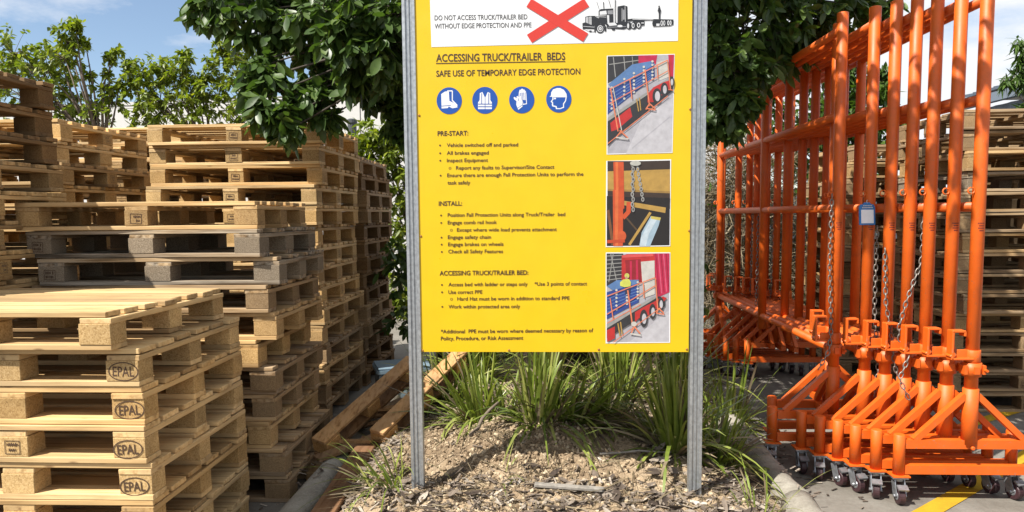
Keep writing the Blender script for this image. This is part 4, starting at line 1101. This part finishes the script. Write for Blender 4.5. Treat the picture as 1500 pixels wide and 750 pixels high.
# big dark fig tree over the sign
def C(px, py, Y, r, d=1.0): return (atY(px, py, Y), r, d)
cl = []
for (px, py, Y, r, d) in [
    (300, 12, 4.6, .16, .7), (322, 22, 4.6, .17, .8), (345, -10, 4.7, .25, 1), (378, 25, 4.7, .22, 1), (410, 40, 4.8, .25, 1.1), (440, 20, 4.9, .3, 1.2), (395, -25, 4.9, .3, 1.2),
    (375, 100, 4.5, .12, .6), (398, 112, 4.5, .13, .6), (362, 120, 4.5, .09, .4), (388, 88, 4.6, .13, .6), (455, 80, 4.8, .2, .8), (530, 20, 4.4, .25, 1.3), (560, 60, 4.4, .25, 1.4), (580, 100, 4.4, .2, 1.2), (540, 85, 4.4, .22, 1.2), (500, 60, 4.4, .24, 1.2), (590, 20, 4.4, .25, 1.2), (470, 20, 4.5, .25, 1.1), (520, 120, 4.5, .12, .8), (372, 158, 4.4, .12, .6), (392, 172, 4.4, .15, .9), (412, 182, 4.4, .15, .9), (432, 168, 4.5, .16, .8), (424, 200, 4.4, .09, .5),
    (452, 150, 4.6, .16, .8), (470, 172, 4.6, .13, .7), (484, 182, 4.6, .08, .4), (470, 125, 4.7, .2, .9), (490, 95, 4.9, .28, 1.2), (520, 60, 5, .32, 1.3), (475, 45, 5, .3, 1.2), (540, 105, 5, .2, 1), (510, 130, 4.8, .1, .5), (555, 85, 5.1, .3, 1.3), (575, 40, 5.1, .35, 1.4), (585, 110, 5.1, .2, 1.0),
    (540, 150, 5, .07, .4), (585, 165, 5, .14, .8), (575, 190, 5, .10, .6), (592, 205, 5, .09, .6), (500, -10, 5, .4, 1.4), (560, -20, 5.2, .4, 1.4), (440, -40, 5, .4, 1.4), (610, 140, 5.2, .3, 1),
    (625, 40, 5.3, .4, 1.2), (1020, 60, 5.2, .4, 1.2), (1045, 20, 5.0, .3, 1.3), (1060, 70, 4.9, .25, 1.1), (1050, 120, 4.8, .22, 1.1), (1075, 105, 4.8, .22, 1), (1048, 165, 4.7, .15, .9), (1070, 172, 4.7, .14, .9), (1088, 150, 4.7, .16, .9), (1042, 192, 4.7, .09, .6), (1070, 196, 4.7, .07, .5), (1106, 160, 4.7, .08, .5),
    (1090, 30, 5.0, .3, 1.3), (1120, 60, 5.0, .26, 1.1), (1140, 20, 5.1, .3, 1.2), (1110, 95, 4.9, .2, .9), (1160, 50, 5.1, .25, .9), (1150, 80, 5.1, .16, .6), (1185, 20, 5.2, .26, .9), (1215, 30, 5.2, .2, .6), (1240, 15, 5.3, .2, .6), (1190, 60, 5.2, .15, .5), (1265, 8, 5.4, .17, .5), (1292, 12, 5.4, .13, .4), (1310, 2, 5.4, .1, .3), (1250, -20, 5.4, .3, .8),
    (1060, -40, 5.0, .4, 1.4), (1130, -40, 5.1, .4, 1.4), (1200, -35, 5.3, .35, 1.1), (640, -110, 5.2, .5, 1.4), (760, -130, 5.3, .55, 1.4), (900, -120, 5.3, .55, 1.4), (1000, -80, 5.2, .5, 1.4), (540, -130, 5.0, .45, 1.3), (430, -130, 4.9, .4, 1.2), (1100, -140, 4.9, .5, 1.4), (1210, -120, 5.1, .4, 1.2),
    (700, -230, 5.2, .6, 1.4), (860, -240, 5.0, .6, 1.4), (1010, -230, 4.9, .6, 1.4), (1130, -230, 4.7, .5, 1.4), (980, -150, 4.6, .5, 1.3), (1060, -300, 4.6, .5, 1.3), (900, -330, 4.7, .6, 1.4)]:
    cl.append(C(px, py - (10 if py > 120 and r < .2 else 0), Y, r * (1.02 if r > .2 else .8), d))
for (x, y, z, r) in [(.35, 2.9, 4.1, .35), (.8, 2.75, 4.0, .35), (1.15, 3.1, 4.15, .38), (.6, 3.3, 3.9, .4), (1.0, 3.6, 4.0, .42), (.4, 3.8, 4.0, .45), (.9, 4.1, 3.9, .45), (1.35, 3.5, 4.3, .35), (.5, 4.5, 3.9, .5), (1.0, 4.7, 4.0, .5), (1.3, 4.1, 4.2, .4), (.1, 3.3, 4.2, .35), (.2, 4.6, 4.2, .5), (1.3, 5.0, 3.9, .45), (-.9, 3.9, 3.9, .45), (-.4, 4.1, 3.6, .42), (0, 4.4, 3.6, .45), (-.6, 4.6, 3.6, .5), (-1.2, 4.6, 4.0, .5), (-.2, 5.0, 3.6, .5), (-.9, 5.2, 3.7, .5), (.6, 5.2, 3.7, .5), (-.1, 5.8, 3.6, .5), (.7, 5.9, 3.5, .5), (1.3, 5.7, 3.4, .45), (-.5, 3.55, 3.35, .35), (-.1, 3.7, 3.35, .4), (-.9, 3.6, 3.5, .4), (.3, 3.9, 3.4, .4), (-.5, 4.0, 3.3, .4), (0, 4.2, 3.2, .4), (-.8, 4.3, 3.5, .4)]:  # unseen crown clusters, added overhead to shade the frames and ground behind
    cl.append((Vector((x, y, z)), r, 1.5))
OBO = [.12, .45, .8, 1.0, .8, .12]
tree('fig_tree', 'large dark green fig tree with drooping spoon shaped leaves above the sign', 'tree', (0.25, 5.7, bed_z(.25, 5.7)), cl, (.112, .056), OBO, M['leaf_dark'], .11, (0.2, 5.6, 3.0),
     per_twig=9, twigs=19, droop=.75, seed=11, bark='bark_dark', spread=.8, limb_r=.17)

LAN = [.1, .8, 1.0, .6, .05]
def blob_tree(name, label, cat, base, rows, Y, leaf, mat, tr, limb, seed, group=None, twigs=34, per=8, droop=.3, widths=LAN):
    tree(name, label, cat, base, [C(px, py, Y + dy, r * 1.08, d) for (px, py, dy, r, d) in rows], leaf, widths, mat, tr, limb, per, twigs, droop, group, seed=seed)
g = 'trees behind the left pallets'
blob_tree('young_tree', 'light green young tree tallest at the far left behind the pallets', 'tree', (-6.2, 9.5, 0), [
    (20, 80, 0, .4, 1.1), (45, 95, .3, .42, 1.2), (70, 105, 0, .4, 1.2), (10, 105, .2, .4, 1), (95, 85, -.2, .32, .8), (98, 60, -.2, .22, .7), (102, 42, -.2, .18, .6), (110, 35, -.2, .1, .4), (85, 75, 0, .3, .9), (100, 140, .2, .38, 1), (75, 150, 0, .4, 1), (118, 165, .2, .3, .8), (150, 130, 0, .17, .4), (160, 85, 0, .12, .35), (172, 75, 0, .08, .25), (155, 110, 0, .12, .3), (165, 150, 0, .2, .5), (140, 170, 0, .22, .6), (-20, 80, 0, .5, 1), (-40, 120, 0, .6, 1), (30, 140, 0, .5, 1), (130, 110, 0, .1, .3), (125, 62, 0, .08, .3), (175, 125, 0, .1, .3)],
    9.5, (.092, .047), M['leaf_light'], .06, (-6.0, 9.5, 2.3), 21, g)
blob_tree('young_tree', 'light green bushy young tree second from the left behind the pallets', 'tree', (-4.6, 9.8, 0), [
    (215, 110, 0, .32, 1), (240, 120, .2, .36, 1.2), (265, 115, 0, .3, 1), (270, 90, 0, .2, .7), (272, 80, 0, .12, .4), (200, 130, 0, .26, .8), (190, 100, 0, .12, .4), (185, 97, 0, .08, .2), (235, 150, 0, .38, 1.2), (265, 150, 0, .36, 1.2), (210, 160, 0, .3, .9), (285, 170, 0, .3, .8), (240, 100, 0, .2, .7), (290, 130, 0, .2, .6), (220, 180, 0, .3, .7)],
    9.6, (.088, .045), M['leaf_light'], .05, (-4.6, 9.7, 2.2), 22, g)
blob_tree('young_tree', 'light green sparse young tree third from the left under the fig branches', 'tree', (-3.7, 9.8, 0), [
    (315, 100, 0, .26, .8), (335, 90, 0, .25, .7), (325, 70, 0, .12, .4), (345, 75, 0, .16, .5), (340, 120, 0, .28, .8), (310, 140, 0, .3, .9), (350, 150, 0, .3, .8), (375, 130, 0, .2, .6), (325, 170, 0, .3, .7), (365, 180, 0, .25, .6), (390, 185, 0, .2, .5), (300, 120, 0, .15, .4), (410, 165, 0, .15, .4)],
    9.6, (.088, .045), M['leaf_light'], .045, (-3.8, 9.7, 2.2), 23, g)
blob_tree('leafy_shrub', 'yellow green shrub between the dark stack and the left sign post', 'shrub', (-1.75, 9.6, 0), [
    (530, 205, 0, .3, 1), (555, 200, 0, .28, 1), (575, 215, 0, .3, 1), (545, 230, 0, .34, 1.2), (585, 240, 0, .34, 1.2), (570, 260, 0, .34, 1.1), (595, 270, 0, .3, 1), (590, 300, 0, .3, .9), (600, 330, 0, .3, .9), (520, 215, 0, .2, .6), (610, 210, 0, .3, .8), (600, 370, 0, .3, .9), (588, 335, 0, .25, .8), (592, 410, 0, .28, .9), (600, 450, 0, .28, .8), (584, 440, 0, .2, .6)],
    9.4, (.11, .045), M['leaf_light'], .05, (-1.8, 9.5, 1.1), 24)
gs = 'dark shrubs behind the sign'
for k, (sx, sy, lab) in enumerate([(-1.0, 6.6, 'dark leafy shrub low behind the left sign post'), (-.35, 6.3, 'dark leafy shrub below the left half of the sign'), (.35, 6.5, 'dark leafy shrub below the right half of the sign'), (.95, 6.6, 'dark leafy shrub behind the right sign post')]):
    rr_ = random.Random(70 + k)
    tree('leafy_shrub', lab, 'shrub', (sx, sy, bed_z(sx, sy)), [(Vector((sx + rr_.uniform(-.4, .4), sy + rr_.uniform(-.25, .25), .3 + rr_.uniform(0, .85))), .26, 1) for _ in range(11)], (.10, .05), OBO, M['leaf_dark'], .025, (sx, sy, .4), 7, 12, .4, gs, seed=80 + k, bark='bark_dark')
blob_tree('round_tree', 'mid green tree seen between the orange rails', 'tree', (4.2, 9.8, 0), [
    (1258, 150, 0, .32, 1.2), (1285, 140, 0, .26, 1), (1240, 130, 0, .25, .9), (1235, 180, 0, .35, 1.2), (1270, 180, 0, .35, 1.2), (1210, 190, 0, .35, 1.1), (1215, 150, 0, .3, 1), (1300, 165, 0, .14, .5), (1180, 180, 0, .35, 1), (1150, 190, 0, .35, .9), (1175, 230, 0, .35, 1), (1230, 230, 0, .35, 1), (1200, 270, 0, .35, .9), (1290, 110, 0, .14, .5), (1200, 350, -.3, .18, .5), (1205, 320, -.3, .15, .4), (1215, 400, -.3, .2, .4), (1320, 180, 0, .1, .3), (1130, 150, .2, .3, .8), (1100, 160, .2, .3, .8), (1200, 110, 0, .3, 1), (1225, 100, 0, .25, .9), (1265, 215, 0, .3, 1), (1250, 110, 0, .25, .9), (1300, 130, 0, .16, .6), (1275, 240, 0, .25, .8)],
    9.6, (.11, .055), M['leaf_mid'], .06, (4.1, 9.7, 1.4), 25, twigs=36)
blob_tree('slender_tree', 'slender tree with narrow drooping leaves in front of the metal shed', 'tree', (6.9, 9.9, 0), [
    (1500, 62, 0, .12, .4), (1495, 82, 0, .08, .3), (1488, 112, 0, .12, .4), (1474, 120, 0, .06, .2), (1500, 118, 0, .14, .5), (1498, 97, 0, .1, .3), (1502, 158, 0, .12, .5), (1520, 90, 0, .22, .8), (1535, 130, 0, .28, 1), (1540, 170, 0, .3, 1)],
    9.6, (.15, .03), M['leaf_mid'], .05, (6.9, 9.8, 1.8), 26, droop=.8)

# dry tangled shrubs behind the frames
def dry_shrub(label, px, pyb, pyt, Y, rw, n, seed, green=0):
    rng = np.random.default_rng(seed); c = atY(px, pyb, Y); zt = atY(px, pyt, Y).z
    root = empty('dry_shrub', (c.x, Y, 0)); tag(root, label, 'shrub', 'dry tangled shrubs by the sheet fence')
    th = rng.uniform(0, 2 * np.pi, n); rr = rw * np.sqrt(rng.uniform(0, 1, n))
    zz = rng.uniform(0, zt * .92, n)
    base = np.stack([rr * np.cos(th), rr * np.sin(th) * .6, zz], 1)
    d = unit(np.stack([rng.normal(0, .75, n), rng.normal(0, .6, n), rng.normal(.35, .7, n)], 1))
    side = unit(np.cross(d, rng.normal(0, 1, (n, 3))))
    L = rng.uniform(.18, .6, n); W = rng.uniform(.006, .017, n)
    strips('twigs', base, d, side, L, W, rng.uniform(-.1, .5, n), rng.beta(2, 2, n), [1, .9, .75, .5, .2], M['dry'], root)
    mb = MB(); rd = random.Random(seed)
    for k in range(14):
        a = rd.uniform(0, 6.28); q = Vector((math.cos(a) * rw * .8, math.sin(a) * rw * .5, zt * rd.uniform(.5, .95)))
        mb.tube([(q.x * .1, q.y * .1, 0), (q.x * .6 + rd.uniform(-.1, .1), q.y * .6, q.z * .55), tuple(q)], [.014, .009, .004], 5, 0, None, False)
    mb.build('stem', M['twig'], root)
    if green:
        b2 = base[:green] * 1.02; dd = unit(rng.normal(0, 1, (green, 3)))
        strips('leaves', b2, dd, unit(np.cross(dd, rng.normal(0, 1, (green, 3)))), rng.uniform(.05, .1, green), rng.uniform(.025, .045, green), rng.uniform(0, .4, green), rng.uniform(.3, 1, green), [.2, 1, .8, .1], M['leaf_mid'], root)
dry_shrub('tall grey dry shrub at the left by the sign post', 1052, 470, 180, 8.7, .55, 2300, 31, 60)
dry_shrub('grey dry shrub with vines second from the sign post', 1100, 470, 205, 9.1, .6, 2300, 32, 120)
dry_shrub('low straw coloured dry shrub in the middle of the dry row', 1150, 470, 372, 8.9, .6, 1500, 33, 120)
dry_shrub('dry shrub with most green leaves at the right end of the dry row', 1195, 470, 285, 9.3, .6, 1500, 34, 420)

# strappy grass clumps
def clump(px, py, spread, height, n, label, seed, Y=None, lean=(0, 0), width=.0185, dry=.15, loc=None, up=1.0):
    rng = np.random.default_rng(seed); n = int(n * .8); dry = dry * 1.5
    if loc is None:
        p = atY(px, py, Y) if Y else atZ(px, py, .2)
        loc = (p.x, p.y)
    z = bed_z(*loc) - .01
    root = empty('grass_clump', (loc[0], loc[1], z)); tag(root, label, 'grass', 'strappy grass clumps in the bed')
    th = rng.uniform(0, 2 * np.pi, n); tilt = np.abs(rng.normal(0, .85 * spread, n)); 
    d = np.stack([np.sin(tilt) * np.cos(th) + lean[0], np.sin(tilt) * np.sin(th) + lean[1], np.cos(tilt) * up], 1); d = unit(d)
    rr = .10 * np.sqrt(rng.uniform(0, 1, n))
    base = np.stack([rr * np.cos(th), rr * np.sin(th), np.zeros(n)], 1)
    side = unit(np.cross(d, np.stack([np.cos(th + 1.57), np.sin(th + 1.57), rng.normal(0, .35, n)], 1)) + rng.normal(0, .12, (n, 3)))
    side = unit(np.cross(d, side))
    L = height * rng.uniform(.4, 1.3, n); W = width * rng.uniform(.6, 1.2, n)
    t = np.clip(rng.normal(.5, .22, n), 0, 1)
    W_ = [.75, .95, 1, .9, .75, .5, .08]
    bend = rng.uniform(.2, .8, n) * (0.5 + tilt)
    strips('blades', base, d, side, L, W, bend, t, W_, M['blade'], root, .1)
    m = int(n * dry)
    if m:
        k = rng.integers(0, n, m); dd = d[k].copy(); dd[:, 2] *= .35; dd = unit(dd)
        strips('dead_blades', base[k], dd, unit(np.cross(dd, np.array([[0, 0, 1.0]]) + rng.normal(0, .2, (m, 3)))), L[k] * .75, W[k], rng.uniform(.1, .4, m), rng.uniform(.2, 1, m), W_, M['dry'], root)
    return root
clump(700, 625, 1.05, .62, 190, 'bright green grass clump just right of the left sign post', 41, Y=4.25, lean=(-.1, -.1), dry=.2)
clump(655, 600, 1.0, .55, 120, 'grass clump behind the broken pallet at the left post', 48, Y=4.7, dry=.15)
clump(792, 628, 1.0, .58, 260, 'tall arching grass clump in the middle below the sign', 42, Y=4.0, lean=(.08, -.05), dry=.3)
clump(845, 640, 1.1, .5, 160, 'browning grass clump leaning right on the mound top', 43, Y=4.05, lean=(.25, -.1), dry=.9)
clump(985, 645, .75, .62, 250, 'large upright grass clump just left of the right sign post', 44, Y=3.85, lean=(-.06, .05), width=.019, dry=.3)
clump(1052, 655, 1.0, .46, 170, 'spreading grass clump right of the right sign post against the kerb', 45, Y=3.85, lean=(.15, 0), dry=.25)
clump(905, 600, 1.1, .7, 220, 'shaded grass clump at the back below the sign', 46, Y=4.8, dry=.2)
clump(1070, 590, 1.0, .6, 130, 'shaded grass clump behind the right post', 47, Y=4.9, dry=.2)
clump(0, 0, 1.5, .42, 80, 'small yellow green tuft at the bottom beside the edging board', 49, loc=(-.80, 3.36), lean=(-.45, .05), width=.011, dry=.25)
clump(0, 0, 1.2, .34, 34, 'small tuft in the bottom right corner of the bed', 50, loc=(.92, 3.14), lean=(-.05, 0), width=.008, dry=.3)
clump(0, 0, 1.3, .26, 16, 'thin tuft sprouting from the loose soil near the left post', 51, loc=(-.22, 3.42), lean=(.2, 0), width=.008, dry=.1)
for i, (x, y) in enumerate(((-.55, 5.3), (.0, 5.2), (.55, 5.35), (.95, 5.4))):
    clump(0, 0, 1.1, .75, 200, ['shaded back row grass clump at the far left below the sign', 'shaded back row grass clump left of centre below the sign', 'shaded back row grass clump right of centre below the sign', 'shaded back row grass clump near the right kerb'][i], 60 + i, loc=(x, y), dry=.2)

clump(890, 635, 1.3, .42, 130, 'low messy grass clump filling the gap between the middle and right clumps', 71, Y=4.1, lean=(.1, -.1), dry=.8)
clump(740, 620, 1.3, .42, 120, 'low messy grass clump filling the gap left of the middle clump', 72, Y=4.3, lean=(-.1, -.1), dry=.6)
# loose matter on the bed
def scatter_clods():
    rng = random.Random(5); mb = MB()
    ico = [(0, 0, 1), (.89, 0, .45), (.28, .85, .45), (-.72, .53, .45), (-.72, -.53, .45), (.28, -.85, .45), (.72, .53, -.45), (-.28, .85, -.45), (-.89, 0, -.45), (-.28, -.85, -.45), (.72, -.53, -.45), (0, 0, -1)]
    F = [(0, 1, 2), (0, 2, 3), (0, 3, 4), (0, 4, 5), (0, 5, 1), (1, 6, 2), (2, 7, 3), (3, 8, 4), (4, 9, 5), (5, 10, 1), (6, 7, 2), (7, 8, 3), (8, 9, 4), (9, 10, 5), (10, 6, 1), (11, 7, 6), (11, 8, 7), (11, 9, 8), (11, 10, 9), (11, 6, 10)]
    for k in range(11000):
        if rng.random() < .8: x = rng.gauss(-.15, .42); y = rng.gauss(3.6, .33)
        else: x = rng.uniform(-1.05, 1.05); y = rng.uniform(2.9, 4.6)
        if not (BX0 + .05 < x < BX1 - .05) or y < 2.85: continue
        s = rng.choice((.002, .003, .003, .004, .004, .005, .007, .012)) * rng.uniform(.7, 1.3)
        z = bed_z(x, y); M1 = Euler((rng.random() * 6, rng.random() * 6, rng.random() * 6)).to_matrix()
        mb.add([M1 @ Vector((a * s * rng.uniform(.7, 1.3), b * s * rng.uniform(.7, 1.3), c * s * rng.uniform(.4, .8))) + Vector((x, y, z + s * .3)) for a, b, c in ico], F, 0, rng.random())
    tag(mb.build('soil_clods', M['clod']), kind='stuff')
scatter_clods()
def scatter_chips():
    rng = random.Random(6); mb = MB()
    for k in range(6500):
        x = rng.uniform(-1.08, 1.08); y = rng.uniform(2.8, 5.2)
        near = y < 3.42 or abs(x) > .78 or y > 4.3
        if not near and rng.random() < .93: continue
        if x < -.3 and y < 3.2 and rng.random() < .3: continue
        L = rng.uniform(.015, .075); w = rng.uniform(.003, .016); t = rng.uniform(.001, .004)
        M1 = Euler((rng.gauss(0, .3), rng.gauss(0, .3), rng.random() * 6.3)).to_matrix()
        mb.box((x, y, bed_z(x, y) + rng.uniform(.002, .016)), (L, w, t), M1, 0, min(1, max(0, rng.gauss(.5, .25))))
    for k in range(260):        # leaf litter and chips blown on the yard
        s = rng.choice((-1, 1)); x = s * rng.uniform(1.2, 1.65); y = rng.uniform(3.2, 5.2)
        M1 = Euler((rng.gauss(0, .1), rng.gauss(0, .1), rng.random() * 6.3)).to_matrix()
        mb.box((x, y, .006 if abs(x) > 1.31 else .15), (rng.uniform(.01, .05), rng.uniform(.004, .014), .002), M1, 0, rng.random())
    tag(mb.build('mulch', M['mulch']), kind='stuff')
scatter_chips()
def scatter_straw():
    rng = np.random.default_rng(8); n = 1500
    x = rng.uniform(-1.05, 1.05, n); y = rng.uniform(2.9, 4.9, n)
    z = np.array([bed_z(a, b) for a, b in zip(x, y)]) + rng.uniform(.004, .025, n)
    th = rng.uniform(0, 6.3, n); d = unit(np.stack([np.cos(th), np.sin(th), rng.normal(0, .12, n)], 1))
    side = unit(np.cross(d, np.array([[0, 0, 1.0]]) + rng.normal(0, .3, (n, 3))))
    o = strips('dry_straw', np.stack([x, y, z], 1), d, side, rng.uniform(.06, .26, n), rng.uniform(.002, .007, n), rng.uniform(-.05, .08, n), rng.beta(2, 2, n), [1, 1, .9, .6, .1], M['dry'])
    tag(o, kind='stuff')
scatter_straw()
def scatter_litter():
    rng = np.random.default_rng(18); n = 260
    x = np.where(rng.random(n) < .55, rng.uniform(.45, 1.08, n), rng.uniform(-1.05, .6, n)); y = np.where(x > .45, rng.uniform(3.0, 4.2, n), rng.uniform(2.9, 3.5, n))
    z = np.array([bed_z(a, b) for a, b in zip(x, y)]) + rng.uniform(.006, .02, n)
    th = rng.uniform(0, 6.3, n); d = unit(np.stack([np.cos(th), np.sin(th), rng.normal(0, .25, n)], 1))
    side = unit(np.cross(d, np.array([[0, 0, 1.0]]) + rng.normal(0, .35, (n, 3))))
    o = strips('leaf_litter', np.stack([x, y, z], 1), d, side, rng.uniform(.05, .12, n), rng.uniform(.02, .05, n), rng.uniform(-.15, .15, n), rng.random(n) ** 1.6, [.15, .7, 1, .8, .1], M['mulch'], None, .15)
    tag(o, kind='stuff')
scatter_litter()
def lying(name, label, cat, a, b, w, h, mat, seed=1):
    a, b = Vector(a), Vector(b); mb = MB(); rd = random.Random(seed)
    pts = [a.lerp(b, t) + Vector((rd.uniform(-.012, .012), rd.uniform(-.012, .012), rd.uniform(-.004, .008))) for t in (0, .25, .5, .75, 1)]
    if h == 0: mb.tube(pts, [w, w * .95, w * .9, w * .8, w * .6], 8)
    else: mb.bar(a, b, w, h)
    tag(mb.build(name, mat, None, bevel=0 if h == 0 else .003), label, cat)
p = atY(783, 708, 3.30); q = atY(885, 706, 3.27)
lying('wood_stake', 'grey split stake lying on the mulch below the sign', 'stake', (p.x, p.y, bed_z(p.x, p.y) + .02), (q.x, q.y, bed_z(q.x, q.y) + .02), .035, .016, M['stick'])
p = atY(690, 645, 3.72); q = atY(728, 590, 3.9)
lying('branch', 'reddish brown branch slanting up the mound near the left post', 'branch', (p.x, p.y, bed_z(p.x, p.y) + .01), (q.x, q.y, q.z), .011, 0, M['bark'], 3)
p = atY(880, 660, 3.62); q = atY(985, 640, 3.7)
lying('twig', 'thin twig lying across the shaded right side of the mound', 'twig', (p.x, p.y, bed_z(p.x, p.y) + .02), (q.x, q.y, bed_z(q.x, q.y) + .03), .006, 0, M['stick'], 4)
